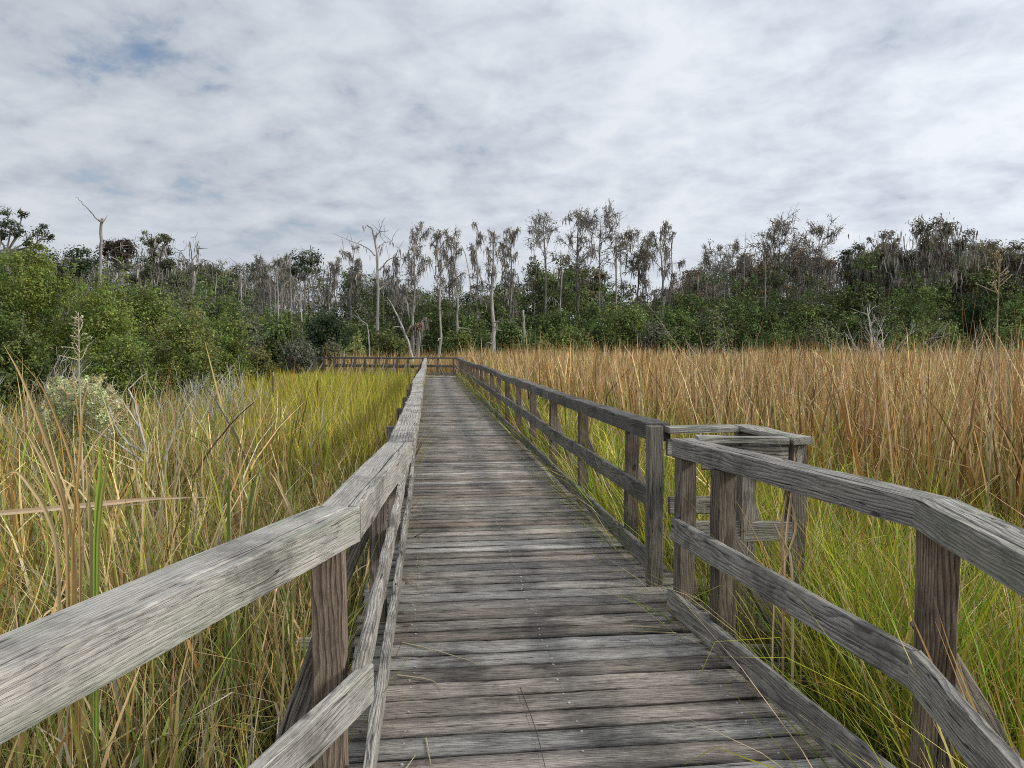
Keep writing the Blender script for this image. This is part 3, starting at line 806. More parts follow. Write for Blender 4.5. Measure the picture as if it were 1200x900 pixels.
def cypress(name, label, x, ytop, Y, yb=408, half=18, crown=.55, r=.26, moss=1.0, leaf=1.0, nb=14, col=GREY, fol=FOLC, seed=0, group=None, cat='tree', lean=0.0, flat=.5, upang=(.3, .9), low=0.0, spike=False):
    """tall thin swamp tree: trunk + limbs, twiggy crown, hanging moss; half = crown half width in picture px"""
    rng = np.random.default_rng(1000 + seed)
    top = at(x, ytop + 7, Y); b = np.array([at(x, 408, Y)[0] + lean, Y, GZ])
    T = thing(name, b, label, cat, group)
    H = top[2] - GZ; hw = half / 860 * Y
    at_ = Acc(); ac = Acc(); am = Acc()
    n = 14; f = np.linspace(0, 1, n + 1)
    sway = np.cumsum(rng.normal(0, .10, (n + 1, 2)), 0) * .8; sway -= np.outer(f, sway[-1]) + sway[0] * (1 - f)[:, None]
    tr = np.column_stack([b[0] + (top[0] - b[0]) * f + sway[:, 0], Y + sway[:, 1], GZ + H * f])
    rad = .66 * r * (1 - .80 * f) * (1 + .5 * np.exp(-f * 16)); rad[-1] *= .5
    cc = np.array(col) * (1 - .35 * f[:, None])
    tube(at_, tr, rad, 7, cc)
    fp = []; mp = []
    for i in range(nb):
        q = (i + rng.uniform(.1, .9)) / nb
        q = q ** .8
        hf = 1 - crown * (1 - q)
        p = np.array([np.interp(hf, f, tr[:, j]) for j in range(3)])
        prof = (1 - q) * 1.0 + q * flat
        if q < .2: prof *= .55 + rng.random() * .6
        L = hw * prof * rng.uniform(.55, 1.15)
        az = rng.uniform(0, 2 * PI); el = rng.uniform(*upang)
        d = np.array([math.cos(az) * math.cos(el), math.sin(az) * math.cos(el) * .8, math.sin(el)])
        L = min(L, (top[2] - p[2]) / max(.12, math.sin(el)) * .9 + .6)
        rb_ = np.interp(hf, f, rad) * .42
        pts = limb(at_, p, d, L, rb_, .02, rng, 5, .16, .05, 4, np.array(col) * .62)
        mp.append(pts[2:]); fp.append(pts[3:])
        for k in range(int(3 + L * 1.1)):
            u = rng.uniform(.3, 1.0) * 5; j = min(4, int(u)); pp = pts[j] + (pts[j + 1] - pts[j]) * (u - j)
            d2 = sub(pts[j + 1] - pts[j], rng.uniform(.5, 1.1), rng.uniform(0, 6.3)); d2[2] = d2[2] * .8 + .12
            l2 = L * rng.uniform(.22, .42) + .3
            p2 = limb(at_, pp, d2, l2, .042, .018, rng, 3, .25, .05, 3, np.array(col) * .75)
            fp.append(p2[1:]); mp.append(p2[1:])
            for m_ in range(5):
                j2 = rng.integers(1, 3); d3 = sub(p2[j2 + 1] - p2[j2], rng.uniform(.4, 1.2), rng.uniform(0, 6.3))
                p3 = limb(at_, p2[j2], d3, l2 * rng.uniform(.35, .75), .024, .012, rng, 2, .3, .05, 3, np.array(col) * .75)
                fp.append(p3[1:])
    # dead stubs low on the trunk
    for i in range(int(2 + low)):
        hf = rng.uniform(.22, max(.26, 1 - crown)); p = np.array([np.interp(hf, f, tr[:, j]) for j in range(3)])
        az = rng.uniform(0, 2 * PI); d = np.array([math.cos(az), math.sin(az), rng.uniform(-.1, .5)])
        pts = limb(at_, p, d, rng.uniform(.5, 2.0), .06, .02, rng, 3, .2, .02, 4, np.array(col) * .9); mp.append(pts[1:])
    at_.build('trunk', M_BARK, T, smooth=True)
    fp = np.concatenate(fp); mp = np.concatenate(mp)
    nl = int(len(fp) * 1.5 * leaf)
    if nl:
        i = rng.integers(0, len(fp), nl); 
        leaves(ac, fp[i] + rng.normal(0, .13, (nl, 3)), rng.normal(size=(nl, 3)) + (0, 0, .6), rng.uniform(.07, .19, nl) * Y / 75, pick(rng, fol, nl, .25) * 1.25, rng, .6)
        ac.build('crown', M_FAR, T)
    nm = int(len(mp) * 1.0 * moss)
    if nm:
        i = rng.integers(0, len(mp), nm)
        strands(am, mp[i] + rng.normal(0, .08, (nm, 3)), np.abs(rng.normal(.25, .40, nm)) + .15, rng.uniform(.04, .11, nm) * Y / 75, pick(rng, MOSSC, nm, .25), rng)
        tag(am.build('spanish_moss', M_MOSS, T), kind='stuff')
    return T

def snag(name, label, path, Y, r, arms=(), col=PALE, seed=0, cat='dead tree', r1=.45, group=None, twigs=0, moss=0, dep=None):
    """bleached dead trunk drawn by picture points; arms = lists of picture points leaving it"""
    rng = np.random.default_rng(2000 + seed)
    g = at(path[0][0], 408, Y); b = np.array([g[0], Y, GZ])
    T = thing(name, b, label, cat, group); ac = Acc(); mp = []
    pts = [b] + [at(px, py, Y + rng.normal(0, .12)) for px, py in path]
    r = r * .56; pts = np.array(pts); fi = np.linspace(0, len(pts) - 1, 4 * len(pts)); 
    pp = np.column_stack([np.interp(fi, range(len(pts)), pts[:, j]) for j in range(3)]) + rng.normal(0, .012, (len(fi), 3))
    fr = np.linspace(0, 1, len(fi))
    tube(ac, pp, r * (1 - fr * (1 - r1)) * (1 + .35 * np.exp(-fr * 14)), 7, np.array(col) * (1 - .25 * fr[:, None]))
    mp.append(pp[len(pp) // 3:])
    for k, arm in enumerate(arms):
        sgn = rng.choice([-1, 1]); q = []
        for j, (px, py) in enumerate(arm): q.append(at(px, py, Y + sgn * j * .35 * rng.random()))
        q = np.array(q); fi = np.linspace(0, len(q) - 1, 3 * len(q))
        qq = np.column_stack([np.interp(fi, range(len(q)), q[:, j]) for j in range(3)]) + rng.normal(0, .02, (len(fi), 3))
        tube(ac, qq, np.linspace(r * .42, r * .10, len(fi)), 5, np.array(col) * .85); mp.append(qq)
        for m_ in range(twigs):
            j = rng.integers(len(qq) // 3, len(qq)); limb(ac, qq[j], (rng.normal(), rng.normal(), rng.uniform(-.2, .9)), rng.uniform(.4, 1.3), .03, .01, rng, 3, .3, .03, 3, np.array(col) * .6)
    ac.build('trunk', M_BARK, T, smooth=True)
    if moss:
        am = Acc(); mp = np.concatenate(mp); nm = int(len(mp) * moss); i = rng.integers(0, len(mp), nm)
        strands(am, mp[i] + rng.normal(0, .12, (nm, 3)), np.abs(rng.normal(.4, .4, nm)) + .15, rng.uniform(.05, .12, nm) * Y / 75, pick(rng, MOSSC, nm, .2), rng)
        tag(am.build('spanish_moss', M_MOSS, T), kind='stuff')
    return T

def clumps(ac, cen, R, per, size, pal, rng, var=.16, up=.8, flatten=.75, cvar=.18):
    """leaf clumps: balls of small leaves round cen (n,3) with radius R (n,)"""
    n = len(cen); i = np.repeat(np.arange(n), per); N = len(i)
    v = rng.normal(size=(N, 3)); v /= np.linalg.norm(v, axis=1)[:, None]
    rr = R[i] * rng.random(N) ** .45
    off = v * rr[:, None]; off[:, 2] *= flatten
    tint = np.exp(rng.normal(0, cvar, (n, 1)) + rng.normal(0, cvar * .4, (n, 3)))[i]
    nor = v + rng.normal(0, .6, (N, 3)) + np.array([0, 0, up])
    leaves(ac, cen[i] + off, nor, size * rng.uniform(.6, 1.4, N), pick(rng, pal, N, var) * tint, rng)

def bush(name, label, x, ytop, Y, half, pal, seed, size=.07, n=120, per=110, zb=None, cat='shrub', group=None, stemcol=(.22, .20, .18), stems=7, R=.36, hollow=.35, tops=None, material=None, dens=None):
    """multi-stemmed bush: limbs that carry leaf clumps; half = half width in picture px"""
    rng = np.random.default_rng(3000 + seed)
    top = at(x, ytop, Y); hw = half / 860 * Y; H = top[2] - GZ
    b = np.array([top[0], Y, GZ]); T = thing(name, b, label, cat, group)
    ac = Acc(); s_ = Acc()
    # uneven crown: several overlapping lobes
    nl = 7; lob = []
    for k in range(nl):
        a_ = rng.uniform(0, 2 * PI); q = rng.uniform(0, .62)
        lob.append((q * math.cos(a_) * hw, q * math.sin(a_) * hw * .8, rng.uniform(.35, .72) * H, rng.uniform(.38, .60) * hw, rng.uniform(.24, .36) * H))
    lob.append((0, 0, H * .66, hw * .55, H * .34))
    C = []
    for k in range(n):
        l = lob[rng.integers(len(lob))]; v = nrm(rng.normal(size=3)); q = rng.uniform(hollow, 1.0) ** .5
        C.append((b[0] + l[0] + v[0] * l[3] * q, Y + l[1] + v[1] * l[3] * q, max(GZ + .25, GZ + l[2] + v[2] * l[4] * q)))
    C = np.array(C); Rr = R * np.exp(rng.normal(0, .28, n))
    clumps(ac, C, Rr, per, size, pal, rng)
    # shoots and twigs that break the outline
    hi = C[C[:, 2] > GZ + H * .45]
    for k in range(n // 3):
        p = hi[rng.integers(len(hi))]; d = nrm(np.array([p[0] - b[0], p[1] - Y, 0]) * .35 / max(hw, .1) + rng.normal(0, .3, 3) + (0, 0, .8))
        L = R * rng.uniform(1.0, 2.6); q = limb(s_, p, d, L, .006 * (1 + H * .2), .003, rng, 4, .15, .05, 3, stemcol)
        if rng.random() < .85: clumps(ac, q[1:], np.array([.42, .34, .26, .18]) * R, max(6, per // 7), size * .9, pal, rng)
    for k in range(stems):
        tgt = C[rng.integers(n)]; p0 = b + np.array([rng.normal(0, .2), rng.normal(0, .2), 0])
        m1 = p0 + (tgt - p0) * .5 + rng.normal(0, .12 * hw + .05, 3)
        pts = np.array([p0, p0 + (m1 - p0) * .5 + rng.normal(0, .05, 3), m1, m1 + (tgt - m1) * .6 + rng.normal(0, .05, 3), tgt])
        tube(s_, pts, np.linspace(.030, .010, 5) * (1 + H * .25), 5, stemcol, cap=False)
        for j in range(3):
            q = pts[rng.integers(1, 4)]; limb(s_, q, nrm(C[rng.integers(n)] - q), rng.uniform(.3, .5) * H * .5, .014 * (1 + H * .2), .006, rng, 4, .25, .03, 4, stemcol)
    ac.build('foliage', material or M_LEAF, T); s_.build('stem', M_BARK, T, smooth=True)
    return T

def broadtree(name, label, x, ytop, Y, half, pal, seed, depth_px=60, moss=1.0, n=90, per=70, size=.2, cat='tree', R=.8, group=None, flat=.6, col=DARK, trunk_r=.3, gap=.2, mossc=MOSSC):
    """spreading crown on forking limbs, with moss curtains"""
    rng = np.random.default_rng(4000 + seed)
    top = at(x, ytop, Y); hw = half / 860 * Y; cd = depth_px / 860 * Y; H = top[2] - GZ
    b = np.array([top[0], Y, GZ]); T = thing(name, b, label, cat, group)
    ta = Acc(); ca = Acc(); ma = Acc()
    fork = b + np.array([rng.normal(0, .3), rng.normal(0, .3), max(H - cd * 1.15, H * .3)])
    tube(ta, [b, b + (fork - b) * .5 + rng.normal(0, .15, 3), fork], [trunk_r * 1.4, trunk_r, trunk_r * .8], 7, col)
    C = []; nlimb = 9
    for k in range(nlimb):
        az = k * 2 * PI / nlimb + rng.normal(0, .3); q = rng.uniform(.35, 1)
        tgt = np.array([b[0] + math.cos(az) * hw * q, Y + math.sin(az) * hw * q * .8, top[2] - cd * (.12 + .65 * q ** 2 * rng.uniform(.5, 1.2))])
        m1 = fork + (tgt - fork) * .5 + np.array([0, 0, -.08 * cd]) + rng.normal(0, .3, 3)
        pts = np.array([fork, fork + (m1 - fork) * .6, m1, m1 + (tgt - m1) * .5 + rng.normal(0, .2, 3), tgt])
        tube(ta, pts, np.linspace(trunk_r * .5, .03, 5), 5, np.array(col) * .9, cap=False)
        for j in range(5):
            p = pts[rng.integers(2, 5)]; q2 = limb(ta, p, sub(tgt - fork, rng.uniform(.3, 1), rng.uniform(0, 6.3)), rng.uniform(.2, .4) * hw, .06, .015, rng, 4, .25, .08, 3, np.array(col) * .8)
            C += [q2[2], q2[3], q2[4]]
        C += [pts[3], pts[4]]
    C = np.array(C); C = np.concatenate([C, C[rng.integers(0, len(C), max(0, n - len(C)))] + rng.normal(0, .5, (max(0, n - len(C)), 3))])[:n] if len(C) < n else C[rng.permutation(len(C))[:n]]
    C[:, 2] = np.minimum(C[:, 2], top[2] - .2)
    clumps(ca, C, R * np.exp(rng.normal(0, .3, len(C))) * Y / 80, per, size, pal, rng, flatten=flat)
    ta.build('trunk', M_BARK, T, smooth=True); ca.build('crown', M_FAR, T)
    nm = int(len(C) * 7 * moss)
    if nm:
        i = rng.integers(0, len(C), nm)
        strands(ma, C[i] + rng.normal(0, .5, (nm, 3)) - (0, 0, .45), (np.abs(rng.normal(.5, .6, nm)) + .2) * Y / 75, rng.uniform(.05, .14, nm) * Y / 75, pick(rng, mossc, nm, .25), rng)
        tag(ma.build('spanish_moss', M_MOSS, T), kind='stuff')
    return T

# ------------------------------------------------------------------ the wood that closes the view (one mass) 
rw = np.random.default_rng(77)
SKY = [(-700, 280), (-200, 285), (60, 292), (110, 302), (200, 300), (240, 304), (320, 303), (400, 308), (450, 318), (500, 336), (560, 338), (620, 326), (650, 304), (690, 308), (715, 330), (735, 350), (760, 334), (800, 322), (830, 303), (900, 294), (1000, 300), (1040, 284), (1130, 278), (1250, 282), (1500, 275), (2000, 280)]
SX, SY = zip(*SKY)
wt_, wl, wm_ = Acc(), Acc(), Acc()
for k in range(600):
    Y = rw.uniform(88, 118); px = rw.uniform(-260, 1460) if k < 400 else (rw.uniform(-1100, -200) if k % 2 else rw.uniform(1400, 2300))
    yt = np.interp(px, SX, SY) + abs(rw.normal(0, 9)) + (118 - Y) * .25 - 2
    top = at(px, yt, Y); H = top[2] - GZ; b = np.array([top[0], Y, GZ])
    pine = rw.random() < (.75 if px < 260 else .85 if 610 < px < 725 else .60 if px > 990 else .30 if px < 450 else .5 if px < 610 else .38)
    rust = (not pine) and ((800 < px < 1010 and rw.random() < .40) or rw.random() < .10)
    pale = rw.random() < .4
    tc = np.array(PALE if pale else (GREY if rw.random() < .5 else DARK)) * rw.uniform(.5, .85)
    lean = rw.normal(0, .5, 2)
    f = np.linspace(0, 1, 7); tr = np.column_stack([b[0] + lean[0] * f + rw.normal(0, .08, 7), Y + lean[1] * f, GZ + (H - .3) * f])
    tube(wt_, tr, rw.uniform(.12, .26) * (1 - .8 * f), 5, tc, cap=False)
    hw = rw.uniform(1.4, 3.0); n = 26; cd = min(H * .55, rw.uniform(4, 8)); C = []
    for j in range(n):
        q = rw.random() ** .7; az = rw.uniform(0, 6.3); p = np.array([np.interp(1 - q * cd / H, f, tr[:, i]) for i in range(3)])
        L = hw * (.35 + .65 * math.sin(PI * min(1, .12 + q * .8))) * rw.uniform(.4, 1)
        e = p + np.array([math.cos(az) * L, math.sin(az) * L, rw.uniform(-.1, .6)])
        e[2] = min(e[2], top[2])
        if j < 12: tube(wt_, [p, p + (e - p) * .5 + rw.normal(0, .15, 3), e], [.05, .035, .015], 3, tc * .7, cap=False)
        C.append(e)
    C = np.array(C)
    if pine: clumps(wl, C, np.full(n, .9), 60, .27, (GREEN if rw.random() < .4 else OLIVE) if rw.random() < .6 else PINE, rw)
    elif rust: clumps(wl, C, np.full(n, .8), 36, .22, RUST, rw)
    else: clumps(wl, C, np.full(n, .9), 42, .17, FOLC, rw)
    nm = 24 if pine else 120
    i = rw.integers(0, n, nm); strands(wm_, C[i] + rw.normal(0, .5, (nm, 3)) - (0, 0, .5), np.abs(rw.normal(.5, .6, nm)) + .2, rw.uniform(.06, .16, nm), pick(rw, MOSSC, nm, .22) * (.9 if pine else 1), rw)
    # lower growth at the foot
    m = 16; C2 = np.column_stack([b[0] + rw.normal(0, 1.8, m), Y + rw.normal(0, 1.5, m), GZ + rw.uniform(.3, 5.8, m) ** 1.0])
    clumps(wl, C2, rw.uniform(.7, 1.3, m), 26, .34, GREEN, rw)
WD = wt_.build('woodland', M_BARK, None, smooth=True); tag(WD, kind='stuff')
tag(wl.build('woodland_foliage', M_FAR), kind='stuff'); tag(wm_.build('woodland_moss', M_MOSS), kind='stuff')
# thin pale stems standing along the front of the wood
fr_ = Acc()
for k in range(60):
    px = rw.choice([rw.uniform(240, 640), rw.uniform(640, 1130)], p=[.62, .38]); Y = rw.uniform(74, 88); yt = np.interp(px, SX, SY) + rw.uniform(2, 40)
    top = at(px, yt, Y); f = np.linspace(0, 1, 7); ln = rw.normal(0, .7)
    pts = np.column_stack([top[0] + ln * f + np.cumsum(rw.normal(0, .07, 7)), np.full(7, Y), GZ + (top[2] - GZ) * f])
    c_ = np.array(PALE if rw.random() < .45 else GREY) * rw.uniform(.6, 1.0)
    tube(fr_, pts, rw.uniform(.06, .13) * (1 - .7 * f), 5, c_, cap=False)
    for j in range(rw.integers(1, 6)):
        i = rw.integers(3, 7); limb(fr_, pts[i], (rw.normal(), rw.normal() * .4, rw.uniform(-.1, .9)), rw.uniform(.6, 2.0), .045, .012, rw, 4, .22, .03, 3, c_ * .8)
tag(fr_.build('woodland_stems', M_BARK, None, smooth=True), kind='stuff')
# dense green thicket along the wood's foot
au = Acc()
for k in range(640):
    px = rw.uniform(230, 1500) if k < 430 else (rw.uniform(-900, 240) if k % 2 else rw.uniform(1480, 2200)); Y = rw.uniform(70, 88)
    if px < 420: Y = rw.uniform(62, 88)
    yt = np.interp(px, [230, 330, 450, 560, 640, 720, 800, 900, 1000, 1080, 1200, 1500], [345, 365, 372, 365, 352, 362, 362, 350, 352, 332, 335, 330]) + rw.normal(2, 17)
    if px < 430: yt += 12
    top = at(px, yt, Y); H = top[2] - GZ; m = int(14 + H * 2.5)
    C2 = np.column_stack([top[0] + rw.normal(0, 1.2, m), Y + rw.normal(0, 1.0, m), GZ + H * rw.random(m) ** .7])
    g = rw.random(); pal = [(1, np.array(c) * (.7 + .6 * g)) for _, c in GREEN]
    clumps(au, C2, rw.uniform(.5, 1.0, m), 46, .24, pal, rw)
tag(au.build('thicket', M_FAR), kind='stuff')

# ------------------------------------------------------------------ trees one can tell apart
# dead snags
snag('dead_snag', 'tall bleached dead trunk on the left with one long branch raking up leftwards', [(117, 345), (118, 300), (119, 256)], 34, .17,
     [[(119, 262), (113, 255), (104, 246), (96, 238), (88, 230)], [(119, 262), (122, 258), (126, 253)]], seed=1, r1=.62, col=GREY)
snag('dead_snag', 'big forked bleached dead tree with crooked arms left of the walkway end', [(442, 390), (443, 340), (442, 300), (440, 285), (436, 268), (430, 264)], 62, .26,
     [[(440, 300), (432, 291), (418, 285), (402, 279)], [(443, 318), (452, 307), (464, 300), (467, 291), (463, 288)], [(441, 335), (432, 325), (415, 318)], [(443, 340), (450, 335), (458, 328)], [(438, 278), (445, 272), (448, 262)], [(441, 292), (450, 284), (459, 283)]], seed=2, twigs=4, r1=.35, moss=.8)
snag('dead_snag', 'broken-topped short pale stump at the reed edge, right of the thick white trunk', [(614, 400), (614, 385), (613, 364)], 62, .20, seed=3, r1=.8)
snag('dead_snag', 'leaning bleached driftwood snag with a bent top at the far boardwalk end', [(484, 425), (479, 402), (470, 380), (462, 362), (453, 348)], 50, .22, [[(476, 392), (480, 385), (483, 376)], [(472, 384), (466, 382), (460, 384)]], seed=4, r1=.3, twigs=1)
snag('dead_snag', 'thin crooked grey dead tree with a zigzag bare limb left of the big forked one', [(433, 408), (432, 392), (430, 380), (424, 376), (415, 369)], 56, .10, [[(424, 376), (416, 365), (411, 358)], [(430, 381), (424, 381), (419, 382)]], seed=5, r1=.5, twigs=1)
snag('dead_snag', 'slim needle-pointed dead spike rising above the rusty crowns right of centre', [(872, 340), (872, 310), (874, 272)], 84, .22, [[(872, 326), (862, 318), (850, 316)], [(872, 330), (884, 322), (895, 318)]], col=GREY, seed=6, r1=.12)
snag('dead_snag', 'short grey snag with a dark tip standing in the gap of sky', [(722, 372), (722, 320), (722, 283)], 76, .22, col=GREY, seed=7, r1=.5, moss=.5)
snag('dead_snag', 'pale bent dead stem with drooping moss beneath the wide-armed cypress', [(657, 385), (657, 350), (659, 312)], 70, .16, [[(657, 360), (650, 350), (645, 346)]], seed=8, r1=.5, moss=1.2)
snag('dead_snag', 'slender dead trunk with a bent-over top just left of the spike-topped cypress', [(552, 370), (551, 330), (546, 300), (541, 288)], 72, .14, [[(551, 325), (545, 320), (537, 317)]], seed=9, r1=.3)
snag('dead_snag', 'pale dead trunk with two short stub arms at the left of the mossy wood', [(283, 375), (283, 345), (282, 322)], 66, .16, [[(283, 352), (286, 346), (289, 342)], [(283, 366), (287, 362), (290, 361)]], seed=10, r1=.6)
snag('dead_snag', 'leftmost and thinnest of three pale trunks standing close together in the mossy wood', [(317, 372), (317, 345), (316, 322)], 70, .12, [[(317, 345), (311, 340), (305, 336)]], seed=11)
snag('dead_snag', 'middle and palest of three trunks standing close together in the mossy wood', [(326, 382), (326, 345), (324, 318)], 68, .15, seed=12)
snag('dead_snag', 'darker trunk with ragged bark, rightmost of three close together in the mossy wood', [(342, 395), (341, 350), (340, 303)], 66, .17, col=GREY, seed=13, moss=1)
snag('dead_snag', 'grey dead tree with two hooked arms curling inwards left of centre', [(354, 380), (352, 345), (351, 328)], 66, .12, [[(352, 342), (356, 335), (355, 329), (350, 325)], [(352, 336), (347, 326), (341, 327)]], seed=14)
snag('dead_snag', 'ragged dark snag with a splintered double tip above the left-hand wood', [(226, 340), (225, 305), (223, 284)], 64, .20, [[(225, 306), (232, 296), (229, 278)], [(224, 312), (216, 301), (211, 294)], [(225, 318), (234, 310), (241, 305)]], col=DARK, seed=15, twigs=5, r1=.2, moss=2.5)
snag('dead_snag', 'grey leaning dead trunk with a broken fork in the bushes left of the mossy wood', [(252, 385), (252, 350), (254, 320)], 48, .13, [[(252, 352), (257, 347), (261, 347)]], col=GREY, seed=16)
snag('dead_snag', 'white arched bare limb curving to the right behind the tall dead trunk on the left', [(134, 345), (143, 330), (150, 322), (140, 306)], 46, .15, [[(140, 306), (126, 298), (136, 290), (152, 287), (176, 291)]], seed=17, r1=.5)
snag('dead_snag', 'pale leaning trunk in the mossy right-hand wood with a forked top', [(970, 360), (971, 335), (973, 318)], 78, .16, [[(972, 330), (976, 322), (978, 316)]], seed=18)
snag('dead_snag', 'thin dead post with a broken tip just right of the snag in the sky gap', [(728, 380), (728, 330), (727, 288)], 78, .14, col=GREY, seed=19, r1=.4)

CY = 'tall cypresses of the far treeline'
cypress('cypress', 'moss-laden cypress with a ragged drooping crown behind the leaning driftwood snag', 487, 264, 66, half=36, crown=.72, moss=2.6, leaf=1.2, nb=18, seed=1, group=CY, col=GREY, r=.24)
cypress('cypress', 'pale-trunked cypress standing at the water\'s edge directly beyond the walk\'s end', 513, 265, 60, half=10, crown=.45, moss=1.6, nb=12, seed=2, group=CY, col=PALE, r=.20, leaf=.6)
cypress('cypress', 'slender white cypress with a clotted dark crown, second from the walk\'s end', 532, 268, 62, half=15, crown=.48, moss=1.7, nb=13, seed=3, group=CY, col=PALE, r=.20)
cypress('cypress', 'dark-stemmed cypress between the two slender white ones', 526, 271, 72, half=15, crown=.5, moss=1.4, nb=13, seed=4, group=CY, col=DARK, r=.18)
cypress('cypress', 'spike-topped cypress with moss bunched close to its stem', 559, 258, 70, half=11, crown=.50, moss=2.2, nb=12, seed=5, group=CY, col=GREY, r=.26, leaf=.5)
cypress('cypress', 'thick white-trunked cypress that widens to the foot, nearest to the reeds', 577, 268, 60, half=16, crown=.5, moss=1.2, nb=12, seed=6, group=CY, col=PALE, r=.34, low=3, leaf=.7)
cypress('cypress', 'left one of a close pair of shaggy moss-hung cypresses', 590, 264, 72, half=10, crown=.8, moss=2.4, nb=16, seed=7, group=CY, col=GREY, r=.22)
cypress('cypress', 'right one of a close pair of shaggy moss-hung cypresses', 599, 262, 70, half=12, crown=.85, moss=2.6, nb=18, seed=8, group=CY, col=GREY, r=.24)
cypress('cypress', 'bare wide-armed cypress with long straight limbs slanting upwards', 637, 251, 74, half=46, crown=.36, moss=.35, nb=12, seed=9, group=CY, col=GREY, r=.24, leaf=.7, upang=(.45, .8), flat=.5)
cypress('cypress', 'thin half-hidden cypress behind the bare wide-armed one', 625, 262, 82, half=12, crown=.5, moss=1.0, nb=9, seed=10, group=CY, col=DARK, r=.18, leaf=.5)
cypress('cypress', 'tallest cypress of the treeline with a full twiggy crown and branches far down', 677, 248, 76, half=40, crown=.56, moss=.9, nb=20, seed=11, group=CY, col=DARK, r=.30, leaf=1.3)
cypress('cypress', 'high fan-crowned cypress leaning its limbs right over the sky gap', 703, 249, 74, half=46, crown=.38, moss=.6, nb=16, seed=12, group=CY, col=GREY, r=.25, leaf=1.2, upang=(.35, .8))
cypress('cypress', 'bushy dark mossy cypress with a domed grey-brown crown right of the sky gap', 748, 272, 78, half=32, crown=.62, moss=2.6, nb=22, seed=13, group=CY, col=DARK, r=.28, leaf=2.6, flat=.8)
cypress('cypress', 'gaunt crooked cypress with a bare forked top, moss dripping at its sides', 774, 258, 72, half=26, crown=.55, moss=1.8, nb=11, seed=14, group=CY, col=GREY, r=.26, leaf=.5)
cypress('cypress', 'curved mossy cypress at the right edge of the gaunt crooked one', 786, 270, 76, half=20, crown=.55, moss=2.0, nb=12, seed=15, group=CY, col=DARK, r=.2)
cypress('cypress', 'grey cobwebby bare cypress at the left end of the right-hand wood', 838, 286, 86, half=36, crown=.5, moss=.8, nb=18, seed=16, group=CY, col=GREY, r=.2, leaf=.5)
cypress('cypress', 'fine-twigged pale cypress beside the needle-pointed dead spike', 858, 285, 88, half=36, crown=.45, moss=.8, nb=18, seed=17, group=CY, col=GREY, r=.2, leaf=.7, flat=.8)
cypress('cypress', 'dark broad-armed cypress with a lopsided flat crown standing above the rusty foliage', 913, 261, 78, half=50, crown=.5, moss=1.0, nb=18, seed=18, group=CY, col=DARK, r=.28, leaf=1.6, flat=.65)
cypress('cypress', 'round-crowned bare cypress on a pale forked stem, right of the lopsided dark one', 960, 264, 78, half=40, crown=.38, moss=.6, nb=17, seed=19, group=CY, col=GREY, r=.24, leaf=1.1, flat=.6)
cypress('cypress', 'mossy grey cypress half hidden in front of the brown foliage right of centre', 940, 300, 84, half=20, crown=.6, moss=2.4, nb=16, seed=20, group=CY, col=GREY, r=.2)
cypress('cypress', 'mossy thin-stemmed cypress left of the big forked dead tree', 415, 285, 74, half=18, crown=.6, moss=2.2, nb=15, seed=21, group=CY, col=GREY, r=.2)
cypress('cypress', 'stubby moss-cloaked cypress between the forked dead tree and the driftwood snag', 462, 296, 72, half=16, crown=.7, moss=3.0, nb=14, seed=22, group=CY, col=GREY, r=.2)
cypress('cypress', 'cypress clad in grey moss from top to waist in the left-hand mossy wood', 308, 298, 78, half=20, crown=.6, moss=2.6, nb=16, seed=23, group=CY, col=GREY, r=.2)
cypress('cypress', 'ashen round-topped cypress behind the three close pale trunks', 330, 296, 84, half=24, crown=.5, moss=1.8, nb=20, seed=24, group=CY, col=PALE, r=.2, leaf=.6)
cypress('cypress', 'straggly mossy cypress at the right end of the left-hand mossy wood', 392, 300, 76, half=18, crown=.6, moss=2.6, nb=15, seed=25, group=CY, col=GREY, r=.2)

# spreading trees and pines
broadtree('oak', 'great spreading oak hung with grey curtains of moss, highest crown at the right', 1078, 261, 72, 58, OLIVE + FOLC, 1, depth_px=75, moss=2.0, n=150, per=80, size=.20, R=.75, trunk_r=.4)
broadtree('oak', 'brown-leaved mossy oak right of the great spreading one', 1150, 279, 74, 48, OLIVE + RUST + FOLC, 2, depth_px=75, moss=.8, n=120, per=90, size=.20, R=.85)
broadtree('oak', 'dark ragged-topped tree at the right edge of the picture', 1200, 277, 72, 32, OLIVE, 3, depth_px=60, moss=1.4, n=70, per=40, size=.22, R=.6)
broadtree('oak', 'small open-crowned tree with thin dark tufts left of the great mossy oak', 1040, 270, 76, 22, FOLC, 4, depth_px=38, moss=.8, n=60, per=30, size=.2, R=.5)
broadtree('oak', 'olive-topped tree draped in moss left of the small open-crowned one', 1004, 286, 78, 26, OLIVE, 5, depth_px=60, moss=1.6, n=80, per=80, size=.22, R=.7)
broadtree('pine', 'dark rounded evergreen behind the bare wide-armed cypress', 650, 296, 84, 36, GREEN, 6, depth_px=70, moss=.3, n=110, per=60, size=.3, R=.95)
broadtree('pine', 'dark evergreen with a rusty edge behind the tallest cypress', 690, 305, 88, 24, GREEN + RUST, 7, depth_px=60, moss=.6, n=80, per=60, size=.28, R=.9)
broadtree('pine', 'tall pine at the far left edge with an airy tufted crown', 20, 244, 44, 32, PINE, 8, depth_px=46, moss=.02, n=60, per=60, size=.12, R=.58, flat=.65, col=DARK, trunk_r=.10)
broadtree('pine', 'sparse tufted pine with see-through top right of the tall dead trunk', 182, 268, 48, 24, PINE + OLIVE, 9, depth_px=46, moss=.3, n=54, per=50, size=.12, R=.6, col=DARK, trunk_r=.10)
broadtree('oak', 'low dark reddish flat crown behind the white arched limb', 140, 282, 54, 24, [(2, (.09, .065, .05)), (1, (.07, .07, .04))], 10, depth_px=22, moss=.2, n=50, per=50, size=.2, R=.8)
